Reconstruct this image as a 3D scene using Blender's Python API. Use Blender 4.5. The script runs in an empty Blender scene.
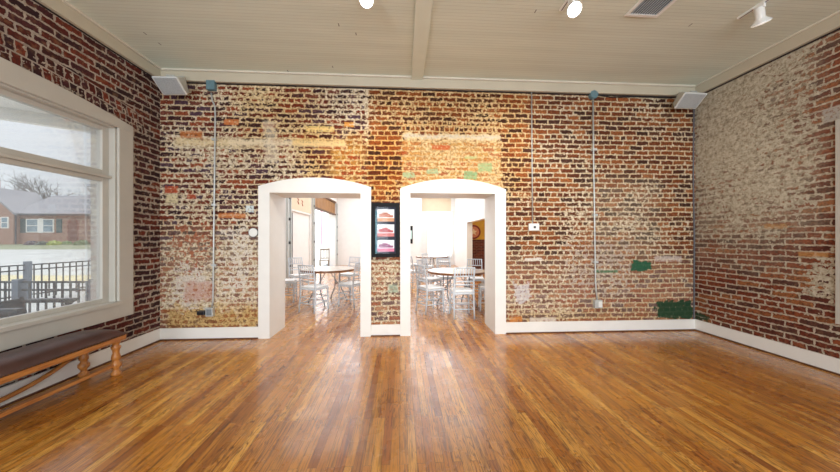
import bpy, bmesh, math, random
from mathutils import Vector, Matrix
random.seed(7)
S = bpy.context.scene
C = S.collection
PI = math.pi

# ------------------------------------------------------------------ camera
F = 300.0                                   # focal length in pixels of the 840x472 frame
TH = math.atan(18.0 / F)                    # the camera looks a little to the right of the room's axis
c_, s_ = math.cos(TH), math.sin(TH)
EYE = 1.43
HOR = 238.0
D = 4.42                                    # inner face of the brick back wall
XL, XR = -3.39, 4.57                        # side walls
ZC = 3.78                                   # ceiling
YB2 = D + 0.51                              # far face of the back wall
YFAR = 15.9                                 # far wall of the dining room
XR2 = 2.8                                   # right wall of the dining room
YFRONT = -3.0
cam = bpy.data.cameras.new('camera')
cam.sensor_width = 36.0
cam.lens = F * 36.0 / 840.0
cam.shift_y = (HOR - 236.0) / 840.0
cam.clip_start = 0.05
cam.clip_end = 400
co = bpy.data.objects.new('camera', cam)
C.objects.link(co)
co.location = (0, 0, EYE)
co.rotation_euler = (PI / 2, 0, -TH)
S.camera = co

def at(px, py, z):
    """point seen at a pixel of the photograph, z metres in front of the camera"""
    xc = (px - 420.0) / F * z
    return Vector((xc * c_ + z * s_, z * c_ - xc * s_, EYE + (HOR - py) / F * z))
def bk(px, py, Y=D):
    """point of a wall parallel to the back wall"""
    k = (px - 420.0) / F
    z = Y / (c_ - k * s_)
    return at(px, py, z)
def gnd(px, py, Z=0.0):
    z = (EYE - Z) * F / (py - HOR)
    return at(px, py, z)

# ------------------------------------------------------------------ colours and node helper
def lin(c):
    c = c / 255.0
    return c / 12.92 if c <= 0.04045 else ((c + 0.055) / 1.055) ** 2.4
def rgb(r, g, b):
    return (lin(r), lin(g), lin(b), 1.0)

class N:
    def __init__(s, name):
        s.mat = bpy.data.materials.new(name)
        s.mat.use_nodes = True
        s.t = s.mat.node_tree
        s.t.nodes.clear()
        s.out = s.t.nodes.new('ShaderNodeOutputMaterial')
    def new(s, k, **kw):
        n = s.t.nodes.new(k)
        for a, v in kw.items():
            setattr(n, a, v)
        return n
    def put(s, sock, v):
        if isinstance(v, bpy.types.NodeSocket):
            s.t.links.new(v, sock)
        elif v is not None:
            sock.default_value = v
    def m(s, op, a, b=None, c=None, clamp=False):
        n = s.new('ShaderNodeMath', operation=op, use_clamp=clamp)
        s.put(n.inputs[0], a); s.put(n.inputs[1], b)
        if c is not None: s.put(n.inputs[2], c)
        return n.outputs[0]
    def ramp01(s, v, a, b, lo=0.0, hi=1.0):
        n = s.new('ShaderNodeMapRange', interpolation_type='SMOOTHSTEP')
        s.put(n.inputs['Value'], v); s.put(n.inputs['From Min'], a); s.put(n.inputs['From Max'], b)
        s.put(n.inputs['To Min'], lo); s.put(n.inputs['To Max'], hi)
        return n.outputs['Result']
    def noise(s, vec, scale, detail=2.0, rough=0.5, dist=0.0):
        n = s.new('ShaderNodeTexNoise')
        if vec is not None: s.put(n.inputs['Vector'], vec)
        n.inputs['Scale'].default_value = scale
        n.inputs['Detail'].default_value = detail
        n.inputs['Roughness'].default_value = rough
        n.inputs['Distortion'].default_value = dist
        return n.outputs['Fac']
    def xyz(s, kind='Object'):
        tc = s.new('ShaderNodeTexCoord')
        sp = s.new('ShaderNodeSeparateXYZ')
        s.t.links.new(tc.outputs[kind], sp.inputs[0])
        return tc.outputs[kind], sp.outputs[0], sp.outputs[1], sp.outputs[2]
    def vec(s, x, y, z=0.0):
        n = s.new('ShaderNodeCombineXYZ')
        s.put(n.inputs[0], x); s.put(n.inputs[1], y); s.put(n.inputs[2], z)
        return n.outputs[0]
    def mix(s, f, a, b, mode='MIX'):
        n = s.new('ShaderNodeMix', data_type='RGBA', blend_type=mode)
        s.put(n.inputs[0], f); s.put(n.inputs[6], a); s.put(n.inputs[7], b)
        return n.outputs[2]
    def cramp(s, f, stops, const=False):
        n = s.new('ShaderNodeValToRGB')
        r = n.color_ramp
        r.interpolation = 'CONSTANT' if const else 'LINEAR'
        while len(r.elements) < len(stops):
            r.elements.new(0.5)
        for e, (p, col) in zip(r.elements, stops):
            e.position = p
        for e, (p, col) in zip(r.elements, stops):
            e.color = col
        s.put(n.inputs[0], f)
        return n.outputs[0]
    def bump(s, h, dist, strength=1.0):
        n = s.new('ShaderNodeBump')
        n.inputs['Strength'].default_value = strength
        n.inputs['Distance'].default_value = dist
        s.put(n.inputs['Height'], h)
        return n.outputs['Normal']
    def bsdf(s, color, rough=0.5, normal=None, metallic=0.0, coat=0.0, emit=None, estr=0.0, spec=0.5, coat_rough=0.1):
        n = s.new('ShaderNodeBsdfPrincipled')
        s.put(n.inputs['Base Color'], color); s.put(n.inputs['Roughness'], rough)
        s.put(n.inputs['Metallic'], metallic)
        n.inputs['Specular IOR Level'].default_value = spec
        n.inputs['Coat Weight'].default_value = coat
        n.inputs['Coat Roughness'].default_value = coat_rough
        if normal is not None: s.t.links.new(normal, n.inputs['Normal'])
        if emit is not None:
            s.put(n.inputs['Emission Color'], emit); n.inputs['Emission Strength'].default_value = estr
        s.t.links.new(n.outputs[0], s.out.inputs[0])
        return n

def plain(name, col, rough=0.5, metallic=0.0, nscale=30.0, var=0.08, bumpd=0.0, coat=0.0, spec=0.5):
    """painted / solid surface with a little mottling"""
    n = N(name)
    v, x, y, z = n.xyz()
    f = n.noise(v, nscale, 3)
    dark = tuple(k * (1 - var) for k in col[:3]) + (1,)
    light = tuple(min(1, k * (1 + var)) for k in col[:3]) + (1,)
    cc = n.cramp(f, [(0.3, dark), (0.7, light)])
    nb = n.bump(f, bumpd) if bumpd else None
    n.bsdf(cc, rough, nb, metallic, coat, spec=spec)
    return n.mat

def emitter(name, col, strength):
    n = N(name)
    n.bsdf(rgb(240, 240, 235), 0.4, emit=col, estr=strength)
    return n.mat

# ------------------------------------------------------------------ brick
def brick_mat(name, axis, regions, cols, mortar, plaster, dens, yellow=None, patches=(), arch=None,
              row=0.0735, width=0.2, msize=0.008, warp=1.0, panels=(), seed=0.0, spread=None, squash=True, dusty=None, blobs=24.0, span=None, big_blobs=0.0):
    """old brick wall; axis picks the horizontal coordinate.
    regions: (u0,u1,z0,z1,soft,amount) added to the plaster density; patches: (.., colour, sharp) shapes of paint;
    cols: [(list, region or None)] brick palettes."""
    n = N(name)
    v, x, y, z = n.xyz()
    u = x if axis == 'x' else y
    if span:                                     # only what touches this stretch of the wall
        hit = lambda q: q[1] > span[0] and q[0] < span[1]
        regions = [q for q in regions if hit(q)]; patches = [q for q in patches if hit(q)]
        yellow = [q for q in yellow if hit(q)]; dusty = [q for q in dusty if hit(q)]; panels = [q for q in panels if hit(q)]
        cols = [q for q in cols if q[1] is None or hit(q[1])]
    P = n.vec(u, z, seed)
    n1 = n.noise(P, 2.3, 2)
    n2 = n.noise(n.vec(u, z, seed + 5.0), 2.9, 2)
    n3 = n.noise(n.vec(u, z, seed + 9.0), 26.0, 2)
    n4 = n.noise(n.vec(u, z, seed + 13.0), 31.0, 2)
    uu = n.m('ADD', u, n.m('MULTIPLY', n.m('SUBTRACT', n1, 0.5), 0.05 * warp))
    uu = n.m('ADD', uu, n.m('MULTIPLY', n.m('SUBTRACT', n3, 0.5), 0.036 * warp))
    zz = n.m('ADD', z, n.m('MULTIPLY', n.m('SUBTRACT', n2, 0.5), 0.035 * warp))
    zz = n.m('ADD', zz, n.m('MULTIPLY', n.m('SUBTRACT', n4, 0.5), 0.030 * warp))
    def brick(vec, w, r, ms, smooth, sq=None):
        b = n.new('ShaderNodeTexBrick', offset=0.5, squash=0.5 if sq else 1.0, squash_frequency=6 if sq else 1)
        n.put(b.inputs['Vector'], vec)
        b.inputs['Color1'].default_value = (0, 0, 0, 1); b.inputs['Color2'].default_value = (1, 1, 1, 1)
        b.inputs['Mortar'].default_value = (0.5, 0.5, 0.5, 1)
        b.inputs['Scale'].default_value = 1.0
        b.inputs['Mortar Size'].default_value = ms
        b.inputs['Mortar Smooth'].default_value = smooth
        b.inputs['Bias'].default_value = 0.0
        b.inputs['Brick Width'].default_value = w
        b.inputs['Row Height'].default_value = r
        sp = n.new('ShaderNodeSeparateColor'); n.put(sp.inputs[0], b.outputs['Color'])
        return sp.outputs[0], b.outputs['Fac']
    bv = n.vec(n.m('ADD', uu, 20.0), n.m('ADD', zz, 20.0), 0.0)
    rnd, fac = brick(bv, width, row, msize, 0.25, squash)
    _, wide = brick(bv, width, row, 0.026, 1.0, squash)
    RU = n.m('SUBTRACT', n.noise(n.vec(u, z, seed + 21), 7.0, 4, 0.6), 0.5)
    RZ = n.m('SUBTRACT', n.noise(n.vec(u, z, seed + 25), 7.0, 4, 0.6), 0.5)
    BN = n.noise(n.vec(u, z, seed + 67), 17.0, 4, 0.62, 0.5)
    PN = n.noise(n.vec(u, z, seed + 61), 30.0, 3, 0.6)
    def box(u0, u1, z0, z1, soft, ragged=0.0):
        a, b = u, z
        if ragged:
            a = n.m('MULTIPLY_ADD', RU, ragged, u)
            b = n.m('MULTIPLY_ADD', RZ, ragged, z)
        h = soft / 2
        p = n.m('MULTIPLY', n.ramp01(a, u0 - h, u0 + h), n.ramp01(a, u1 + h, u1 - h))
        q = n.m('MULTIPLY', n.ramp01(b, z0 - h, z0 + h), n.ramp01(b, z1 + h, z1 - h))
        return n.m('MULTIPLY', p, q)
    if arch:                                     # rowlock course over a window head
        yc, zp, R2, half, th = arch
        dy = n.m('SUBTRACT', u, yc)
        dz = n.m('SUBTRACT', z, n.m('SUBTRACT', zp, n.m('DIVIDE', n.m('MULTIPLY', dy, dy), 2 * R2)))
        am = n.m('MULTIPLY', n.ramp01(dz, -0.01, 0.0), n.ramp01(dz, th + 0.01, th))
        am = n.m('MULTIPLY', am, n.ramp01(n.m('ABSOLUTE', dy), half + 0.02, half))
        av = n.vec(n.m('ADD', n.m('ADD', uu, n.m('MULTIPLY', dy, n.m('MULTIPLY', dz, 0.12))), 20.0), n.m('ADD', dz, th * 10))
        r2, f2 = brick(av, 0.078, th / 2, 0.008, 0.25)
        rnd = n.m('ADD', n.m('MULTIPLY', rnd, n.m('SUBTRACT', 1.0, am)), n.m('MULTIPLY', r2, am))
        fac = n.m('ADD', n.m('MULTIPLY', fac, n.m('SUBTRACT', 1.0, am)), n.m('MULTIPLY', f2, am))
    for (u0, u1, z0, z1, w, r) in panels:        # courses laid differently
        pm = box(u0, u1, z0, z1, 0.01)
        r2, f2 = brick(n.vec(n.m('ADD', uu, 20.0), n.m('ADD', n.m('SUBTRACT', zz, z0), r * 20)), w, r, msize, 0.25)
        rnd = n.m('ADD', n.m('MULTIPLY', rnd, n.m('SUBTRACT', 1.0, pm)), n.m('MULTIPLY', r2, pm))
        fac = n.m('ADD', n.m('MULTIPLY', fac, n.m('SUBTRACT', 1.0, pm)), n.m('MULTIPLY', f2, pm))
    # brick colour: one of a palette per brick, soft mottling within
    mott = n.noise(n.vec(u, z, seed + 31), 45.0, 3)
    base = None
    for pal, reg in cols:
        k = len(pal)
        cc = n.cramp(rnd, [(i / k, rgb(*p)) for i, p in enumerate(pal)], const=True)
        base = cc if base is None else n.mix(box(*reg), base, cc)
    base = n.mix(n.ramp01(mott, 0.38, 0.70, 0.0, 0.85), base, n.mix(0.8, base, rgb(44, 26, 24)), 'MIX')
    base = n.mix(n.ramp01(n.noise(n.vec(u, z, seed + 33), 21.0, 3), 0.5, 0.72, 0.0, 0.32), base, n.mix(0.6, base, rgb(196, 150, 110)), 'MIX')
    grime = n.noise(n.vec(u, z, seed + 37), 1.7, 3)
    # plaster and mortar
    mcol = n.cramp(n.noise(n.vec(u, z, seed + 41), 9.0, 4), [(0.3, rgb(*mortar[0])), (0.7, rgb(*mortar[1]))])
    pcol = n.cramp(n.noise(n.vec(u, z, seed + 47), 26.0, 4, 0.7), [(0.34, rgb(*plaster[0])), (0.5, rgb(*plaster[1])), (0.66, rgb(*plaster[2]))])
    d = dens
    for (u0, u1, z0, z1, soft, amt) in regions:
        d = n.m('ADD', d, n.m('MULTIPLY', box(u0, u1, z0, z1, soft, 0.25), amt))
    d = n.m('ADD', d, n.m('MULTIPLY', n.m('SUBTRACT', grime, 0.5), 1.0))
    blob = n.noise(n.vec(u, n.m('MULTIPLY', z, 1.15), seed + 53), blobs, 3, 0.62, 0.5)
    blob = n.m('ADD', blob, n.m('MULTIPLY', n.m('SUBTRACT', wide, 0.35), 0.2))
    t = n.m('SUBTRACT', 0.74, n.m('MULTIPLY', d, 0.46))
    if big_blobs:
        blob = n.m('ADD', blob, n.m('MULTIPLY', n.m('SUBTRACT', n.noise(n.vec(u, z, seed + 71), 11.0, 3, 0.6, 0.6), 0.5), n.m('MULTIPLY', n.ramp01(z, 2.0, 1.2), big_blobs)))
    pm = n.ramp01(blob, n.m('SUBTRACT', t, 0.025), n.m('ADD', t, 0.025))
    col = n.mix(fac, base, mcol)
    if dusty is not None:                         # thin limewash left on the bricks
        dm = n.m('MULTIPLY', n.noise(n.vec(u, z, seed + 57), 6.0, 4, 0.65), 1.0)
        da = 0.0
        for (u0, u1, z0, z1, soft, amt) in dusty:
            da = n.m('ADD', da, n.m('MULTIPLY', box(u0, u1, z0, z1, soft, 0.25), amt))
        col = n.mix(n.m('MULTIPLY', n.ramp01(dm, 0.3, 0.7, 0.4, 1.0), da, clamp=True), col, pcol)
    col = n.mix(pm, col, pcol)
    if yellow:
        for (u0, u1, z0, z1, soft, amt, yc_) in yellow:
            ym = n.m('MULTIPLY', box(u0, u1, z0, z1, soft, 0.5), amt)
            col = n.mix(ym, col, rgb(*yc_), 'MULTIPLY')
    for (u0, u1, z0, z1, soft, pc, rag, op) in patches:
        bm_ = n.m('MULTIPLY', box(u0, u1, z0, z1, soft, rag), n.ramp01(PN, 0.36 if op < 0.95 else 0.2, 0.5 if op < 0.95 else 0.36, 0.25, op))
        if soft >= 0.25:                          # broken remains of limewash
            tt = n.m('SUBTRACT', 0.74, n.m('MULTIPLY', box(u0, u1, z0, z1, soft, rag), 0.5 * op))
            pc_ = n.mix(n.ramp01(mott, 0.3, 0.7), rgb(*pc), n.mix(0.35, rgb(*pc), rgb(120, 96, 76)))
            bm_ = n.ramp01(n.m('ADD', BN, n.m('MULTIPLY', n.m('SUBTRACT', wide, 0.35), 0.12)), n.m('SUBTRACT', tt, 0.04), n.m('ADD', tt, 0.04))
        col = n.mix(bm_, col, pc_ if soft >= 0.25 else rgb(*pc))
    h = n.m('ADD', n.m('MULTIPLY', n.m('SUBTRACT', 1.0, fac), 0.7), n.m('MULTIPLY', pm, 0.35))
    h = n.m('ADD', h, n.m('MULTIPLY', mott, 0.25))
    n.bsdf(col, 0.88, n.bump(h, 0.012, 0.75), spec=0.25)
    return n.mat

def B(px0, py0, px1, py1):
    a, b = bk(px0, py0), bk(px1, py1)
    return (a.x, b.x, b.z, a.z)

RED = [(78, 28, 22), (110, 44, 28), (62, 30, 32), (132, 58, 34), (90, 52, 58), (156, 76, 44), (56, 28, 34), (118, 46, 28), (84, 58, 74), (98, 36, 24), (80, 46, 50), (124, 68, 54)]
ORANGE = [(132, 70, 32), (98, 48, 24), (150, 86, 44), (82, 42, 26), (138, 72, 34), (164, 98, 52), (66, 38, 28), (120, 60, 28), (154, 90, 48), (94, 58, 40), (112, 54, 28), (78, 48, 38)]
PATCH = [(196, 142, 78), (188, 120, 60), (204, 160, 96), (178, 96, 50), (198, 150, 84), (170, 84, 44), (206, 166, 108), (190, 130, 70)]
LOW = [(160, 84, 54), (138, 66, 46), (176, 106, 70), (112, 58, 50), (166, 94, 58), (136, 96, 92), (128, 56, 40), (180, 120, 82), (104, 72, 74), (150, 76, 50)]
SIDE_L = [(92, 36, 28), (70, 30, 28), (112, 46, 32), (60, 30, 34), (124, 56, 38), (80, 40, 42), (100, 40, 30), (54, 30, 34)]
SIDE_R = [(126, 60, 36), (108, 48, 32), (140, 72, 42), (98, 50, 38), (132, 66, 38), (150, 86, 50), (92, 56, 46), (118, 54, 34), (156, 96, 56)]
seam = bk(368, 100).x
lo, hi = 0.0, 3.8
b_door = B(402, 140, 501, 205)
M = {}
BACK = dict(
    regions=[(XL, seam, 1.6, hi, 0.3, 0.18), B(160, 80, 215, 130) + (0.3, -0.14), B(370, 84, 530, 132) + (0.2, 0.08),
             B(235, 82, 290, 130) + (0.6, 0.10),
             (XL, seam, 0.0, 1.45, 0.5, 0.24),
             B(170, 270, 225, 312) + (0.3, 0.25),
             B(440, 90, 530, 135) + (0.4, 0.05),
             B(560, 190, 650, 250) + (0.5, 0.20),
             B(505, 262, 580, 330) + (0.5, 0.16),
             B(404, 133, 500, 142) + (0.02, 0.9),
             (b_door[0], b_door[1], b_door[2], b_door[3], 0.03, 0.22),
             B(371, 262, 400, 326) + (0.2, 0.14),
             B(365, 85, 370, 135) + (0.05, 0.35)],
    cols=[(RED, None), (ORANGE, (seam - 0.03, XR + 1, 0, 4, 0.05, 0.1)),
          (LOW, (seam, XR + 1, 0, 0.95, 0.9, 0.3)),
          (LOW, (XL - 1, seam, 0, 1.15, 0.6, 0.3)), (PATCH, b_door + (0.03,)),
          (PATCH, B(330, 140, 362, 178) + (0.25, 0.3)), (LOW, B(371, 258, 400, 326) + (0.3, 0.2))],
    mortar=[(176, 152, 116), (222, 202, 164)], plaster=[(132, 108, 84), (208, 190, 158), (236, 226, 206)],
    dens=0.29, row=0.0735, width=0.2, msize=0.0105,
    yellow=[B(235, 82, 320, 150) + (0.6, 0.6, (255, 232, 176)), B(300, 130, 402, 200) + (0.4, 0.7, (255, 222, 150)),
            B(370, 80, 532, 200) + (0.5, 0.7, (255, 226, 168)), B(165, 308, 262, 330) + (0.15, 0.8, (236, 206, 140)),
            B(505, 310, 650, 330) + (0.3, 0.45, (240, 214, 160)), B(371, 195, 400, 225) + (0.2, 0.5, (255, 222, 160))],
    patches=[B(172, 262, 213, 306) + (0.5, (222, 212, 198), 0.6, 0.60), B(220, 220, 258, 300) + (0.5, (230, 220, 204), 0.6, 0.48), B(166, 225, 215, 270) + (0.5, (176, 106, 76), 0.6, 0.40),
             B(560, 235, 640, 300) + (0.6, (196, 180, 164), 0.7, 0.40), B(175, 138, 262, 147) + (0.05, (226, 204, 160), 0.10, 0.8), B(180, 131, 202, 138) + (0.03, (196, 116, 58), 0.08, 0.8),
             B(228, 139, 345, 147) + (0.05, (232, 214, 182), 0.08, 0.7), B(292, 139, 345, 147) + (0.05, (236, 196, 116), 0.06, 0.6),
             B(306, 126, 334, 132) + (0.03, (240, 206, 130), 0.05, 0.85), B(344, 122, 354, 127) + (0.02, (226, 160, 76), 0.03, 0.9),
             B(224, 119, 239, 125) + (0.02, (206, 122, 66), 0.04, 0.9), B(165, 186, 178, 193) + (0.02, (186, 84, 50), 0.04, 0.9),
             B(166, 194, 178, 203) + (0.03, (222, 206, 164), 0.08, 0.9), B(187, 194, 196, 199) + (0.02, (176, 76, 46), 0.03, 0.9),
             B(218, 213, 246, 218) + (0.03, (206, 128, 70), 0.05, 0.8), B(184, 284, 214, 300) + (0.08, (184, 112, 92), 0.3, 0.5),
             B(404, 134, 500, 140) + (0.05, (206, 198, 178), 0.12, 0.75), B(388, 285, 398, 292) + (0.04, (150, 176, 158), 0.1, 0.7), B(432, 145, 450, 150) + (0.02, (190, 88, 44), 0.03, 0.9),
             B(632, 261.5, 651, 270.5) + (0.02, (34, 92, 66), 0.2, 0.96), B(656, 301, 692, 318.5) + (0.03, (26, 66, 42), 0.26, 0.96),
             B(596, 270, 618, 272.5) + (0.02, (60, 120, 84), 0.06, 0.8),
             B(402, 173, 416, 178) + (0.02, (156, 184, 142), 0.10, 0.8), B(426, 169, 438, 174) + (0.02, (156, 182, 140), 0.10, 0.8),
             B(464, 171, 477, 179) + (0.02, (126, 172, 122), 0.10, 0.8), B(478, 163, 492, 172) + (0.02, (152, 180, 128), 0.10, 0.8),
             B(465, 156, 477, 159) + (0.02, (178, 190, 130), 0.05, 0.8), B(246, 206, 254, 212) + (0.02, (214, 226, 228), 0.05, 0.9),
             B(264, 121, 276, 162) + (0.06, (224, 210, 184), 0.22, 0.5), B(515, 284, 530, 302) + (0.03, (214, 210, 210), 0.3, 0.75),
             B(525, 258, 542, 261) + (0.02, (234, 230, 220), 0.05, 0.8), B(655, 256, 682, 262) + (0.03, (214, 200, 190), 0.10, 0.7),
             B(510, 317, 522, 322) + (0.02, (206, 130, 60), 0.05, 0.8), B(530, 318, 556, 323) + (0.03, (226, 214, 200), 0.06, 0.7)],
    panels=[B(403, 120, 500, 133) + (0.072, 0.094)],
    dusty=[(XL, seam, 0.0, 1.5, 0.5, 0.32), (seam, XR, 0.0, 1.1, 0.6, 0.20), B(590, 180, 660, 260) + (0.5, 0.22), b_door + (0.05, 0.25)])
M['brick_back_left'] = brick_mat('old_brick_back_left', 'x', span=(XL, seam), big_blobs=0.9, **BACK)
M['brick_back_right'] = brick_mat('old_brick_back_right', 'x', span=(seam, XR), big_blobs=0.35, **BACK)
WIN_L = dict(y0=0.83, y1=3.97, yc=2.40, zp=2.956, R=9.1, zb=0.477)
M['brick_left'] = brick_mat(
    'old_brick_left', 'y', regions=[(3.9, 4.4, 0.2, 3.4, 0.4, 0.10)],
    cols=[(SIDE_L, None)], mortar=[(140, 128, 116), (182, 168, 152)], plaster=[(150, 138, 124), (176, 162, 146), (196, 184, 166)],
    dens=0.22, row=0.0745, width=0.245, msize=0.0105, warp=1.0, arch=(2.40, 2.956, 9.1, 1.75, 0.23), seed=3.3)
M['brick_right'] = brick_mat(
    'old_brick_right', 'y',
    regions=[(3.05, 4.5, 1.75, 3.8, 0.35, 0.66), (3.0, 4.5, 1.4, 1.75, 0.4, 0.30), (2.85, 3.15, 0.75, 1.2, 0.2, 0.55), (3.6, 4.5, 2.4, 3.8, 0.5, 0.16)],
    cols=[(SIDE_R, None)], mortar=[(168, 152, 132), (196, 182, 162)], plaster=[(140, 126, 106), (186, 176, 154), (208, 200, 180)],
    dens=0.14, row=0.070, width=0.262, msize=0.0095, warp=0.9, seed=8.1,
    patches=[bk2 for bk2 in [(3.30, 3.52, 1.545, 1.60, 0.02, (188, 140, 86), 0.04, 0.7), (2.95, 3.2, 1.22, 1.275, 0.02, (196, 144, 86), 0.04, 0.7),
             (4.2, 4.42, 0.17, 0.27, 0.03, (30, 66, 44), 0.1, 0.9), (2.80, 3.0, 2.68, 2.82, 0.03, (180, 174, 164), 0.08, 0.9)]],
    dusty=[(3.0, 4.5, 1.5, 3.8, 0.5, 0.45), (3.2, 4.5, 1.0, 1.7, 0.4, 0.22)])

# ------------------------------------------------------------------ other materials
def floor_mat():
    n = N('oak_strip_floor')
    v, x, y, z = n.xyz()
    b = n.new('ShaderNodeTexBrick', offset=0.37, squash=1.0, squash_frequency=1)
    n.put(b.inputs['Vector'], n.vec(n.m('ADD', y, 30.0), n.m('ADD', x, 30.0)))
    b.inputs['Color1'].default_value = (0, 0, 0, 1); b.inputs['Color2'].default_value = (1, 1, 1, 1)
    b.inputs['Mortar'].default_value = (0.5, 0.5, 0.5, 1)
    b.inputs['Scale'].default_value = 1.0; b.inputs['Mortar Size'].default_value = 0.0009
    b.inputs['Mortar Smooth'].default_value = 0.2; b.inputs['Brick Width'].default_value = 1.35
    b.inputs['Row Height'].default_value = 0.057
    sp = n.new('ShaderNodeSeparateColor'); n.put(sp.inputs[0], b.outputs['Color'])
    r = sp.outputs[0]
    off = n.m('MULTIPLY', r, 37.0)
    g1 = n.noise(n.vec(n.m('MULTIPLY', x, 1.0), n.m('MULTIPLY', y, 0.035), off), 90.0, 4, 0.6, 0.2)
    g2 = n.noise(n.vec(x, n.m('MULTIPLY', y, 0.10), n.m('ADD', off, 3.0)), 24.0, 2, 0.5, 0.3)
    wv = n.m('FRACT', n.m('MULTIPLY', g2, 9.0))                 # cathedral figure
    wv = n.ramp01(n.m('ABSOLUTE', n.m('SUBTRACT', wv, 0.5)), 0.0, 0.22)
    base = n.cramp(r, [(0.0, rgb(150, 84, 24)), (0.2, rgb(196, 126, 42)), (0.45, rgb(210, 142, 52)), (0.65, rgb(172, 100, 30)),
                       (0.85, rgb(228, 166, 74)), (1.0, rgb(190, 118, 38))])
    col = n.mix(n.ramp01(g1, 0.48, 0.66, 0.0, 0.85), base, n.mix(0.85, base, rgb(84, 40, 10)))
    col = n.mix(n.m('MULTIPLY', n.m('SUBTRACT', 1.0, wv), n.ramp01(n.noise(n.vec(x, y, 7.0), 1.4, 2), 0.40, 0.60, 0.25, 1.0)), col, n.mix(0.85, col, rgb(96, 46, 10)))
    big = n.noise(n.vec(x, y, 2.0), 0.7, 2)
    col = n.mix(n.ramp01(big, 0.35, 0.7, 0.0, 0.25), col, n.mix(0.5, col, rgb(140, 80, 26)))
    col = n.mix(b.outputs['Fac'], col, rgb(58, 30, 14))
    rough = n.ramp01(n.noise(n.vec(x, y, 4.0), 5.0, 3), 0.3, 0.7, 0.22, 0.34)
    h = n.m('ADD', n.m('MULTIPLY', n.m('SUBTRACT', 1.0, b.outputs['Fac']), 1.0), n.m('MULTIPLY', g1, 0.12))
    n.bsdf(col, rough, n.bump(h, 0.0015, 0.6), coat=0.45, coat_rough=0.14, spec=0.6)
    return n.mat
M['floor'] = floor_mat()

def ceil_mat():
    n = N('painted_beadboard')
    v, x, y, z = n.xyz()
    fy = n.m('FRACT', n.m('MULTIPLY', n.m('ADD', y, 40.0), 1 / 0.046))
    d = n.m('ABSOLUTE', n.m('SUBTRACT', fy, 0.5))
    groove = n.ramp01(d, 0.40, 0.485)
    d2 = n.m('ABSOLUTE', n.m('SUBTRACT', n.m('FRACT', n.m('ADD', fy, 0.5)), 0.5))
    bead = n.ramp01(d2, 0.47, 0.5)
    rowid = n.m('FLOOR', n.m('MULTIPLY', n.m('ADD', y, 40.0), 1 / 0.046))
    wn = n.new('ShaderNodeTexWhiteNoise', noise_dimensions='1D'); n.put(wn.inputs['W'], rowid)
    jx = n.m('FRACT', n.m('ADD', n.m('MULTIPLY', x, 0.025), wn.outputs['Value']))
    joint = n.m('LESS_THAN', jx, 0.0003)
    f = n.noise(n.vec(n.m('MULTIPLY', x, 0.15), y, 1.0), 6.0, 3)
    col = n.cramp(f, [(0.3, rgb(214, 219, 204)), (0.7, rgb(223, 227, 212))])
    col = n.mix(n.ramp01(wn.outputs['Value'], 0.0, 1.0, 0.0, 0.07), col, rgb(168, 152, 124))
    col = n.mix(n.m('MULTIPLY', groove, 0.22), col, rgb(120, 106, 84))
    col = n.mix(n.m('MULTIPLY', joint, 0.75), col, rgb(84, 72, 52))
    h = n.m('SUBTRACT', 1.0, n.m('MAXIMUM', groove, n.m('MULTIPLY', bead, 0.5)))
    n.bsdf(col, 0.6, n.bump(h, 0.003, 0.5), spec=0.3)
    return n.mat
M['ceiling'] = ceil_mat()
M['taupe'] = plain('taupe_trim_paint', rgb(196, 187, 166), 0.5, nscale=4, var=0.03)
M['taupe_light'] = plain('pale_taupe_paint', rgb(216, 210, 194), 0.5, nscale=4, var=0.03)
M['gap'] = plain('sooty_gap', rgb(44, 34, 30), 0.9, nscale=20, var=0.3)  # dark colour for the painted shadow line under the crown
M['white'] = plain('white_trim_paint', rgb(236, 234, 228), 0.4, nscale=5, var=0.02)
M['window_paint'] = plain('window_trim_paint', rgb(192, 188, 178), 0.45, nscale=5, var=0.03)  # white trim paint darkened, its backlit shade put into the colour
M['plaster'] = plain('white_plaster', rgb(240, 239, 236), 0.7, nscale=6, var=0.02)
M['beige'] = plain('beige_wall_paint', rgb(226, 208, 180), 0.7, nscale=6, var=0.03)
M['yellow'] = plain('ochre_wall_paint', rgb(206, 158, 52), 0.7, nscale=6, var=0.05)
M['galv'] = plain('galvanised_steel', rgb(198, 202, 200), 0.4, metallic=0.45, nscale=40, var=0.1)
M['teal_box'] = plain('teal_grey_box', rgb(104, 136, 146), 0.5, metallic=0.2, nscale=40, var=0.1)
M['white_plastic'] = plain('white_plastic', rgb(232, 232, 228), 0.35, nscale=20, var=0.02)
M['black_plastic'] = plain('black_plastic', rgb(30, 30, 34), 0.4, nscale=20, var=0.1)
M['grey_slot'] = plain('grey_slot', rgb(120, 128, 132), 0.5, nscale=20, var=0.1)
M['black_frame'] = plain('black_wood_frame', rgb(14, 14, 17), 0.55, nscale=20, var=0.15, spec=0.2)
M['speaker_white'] = plain('speaker_white', rgb(214, 218, 216), 0.45, nscale=20, var=0.03)
M['dark_wood'] = plain('dark_shoe_moulding', rgb(92, 52, 28), 0.45, nscale=12, var=0.2)
M['grille'] = None
def grille_mat():
    n = N('perforated_grille')
    v, x, y, z = n.xyz()
    vo = n.new('ShaderNodeTexVoronoi'); n.put(vo.inputs['Vector'], v); vo.inputs['Scale'].default_value = 160
    d = n.ramp01(vo.outputs['Distance'], 0.2, 0.5)
    n.bsdf(n.mix(d, rgb(146, 154, 156), rgb(188, 195, 198)), 0.5, metallic=0.2)
    return n.mat
M['grille'] = grille_mat()
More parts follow.
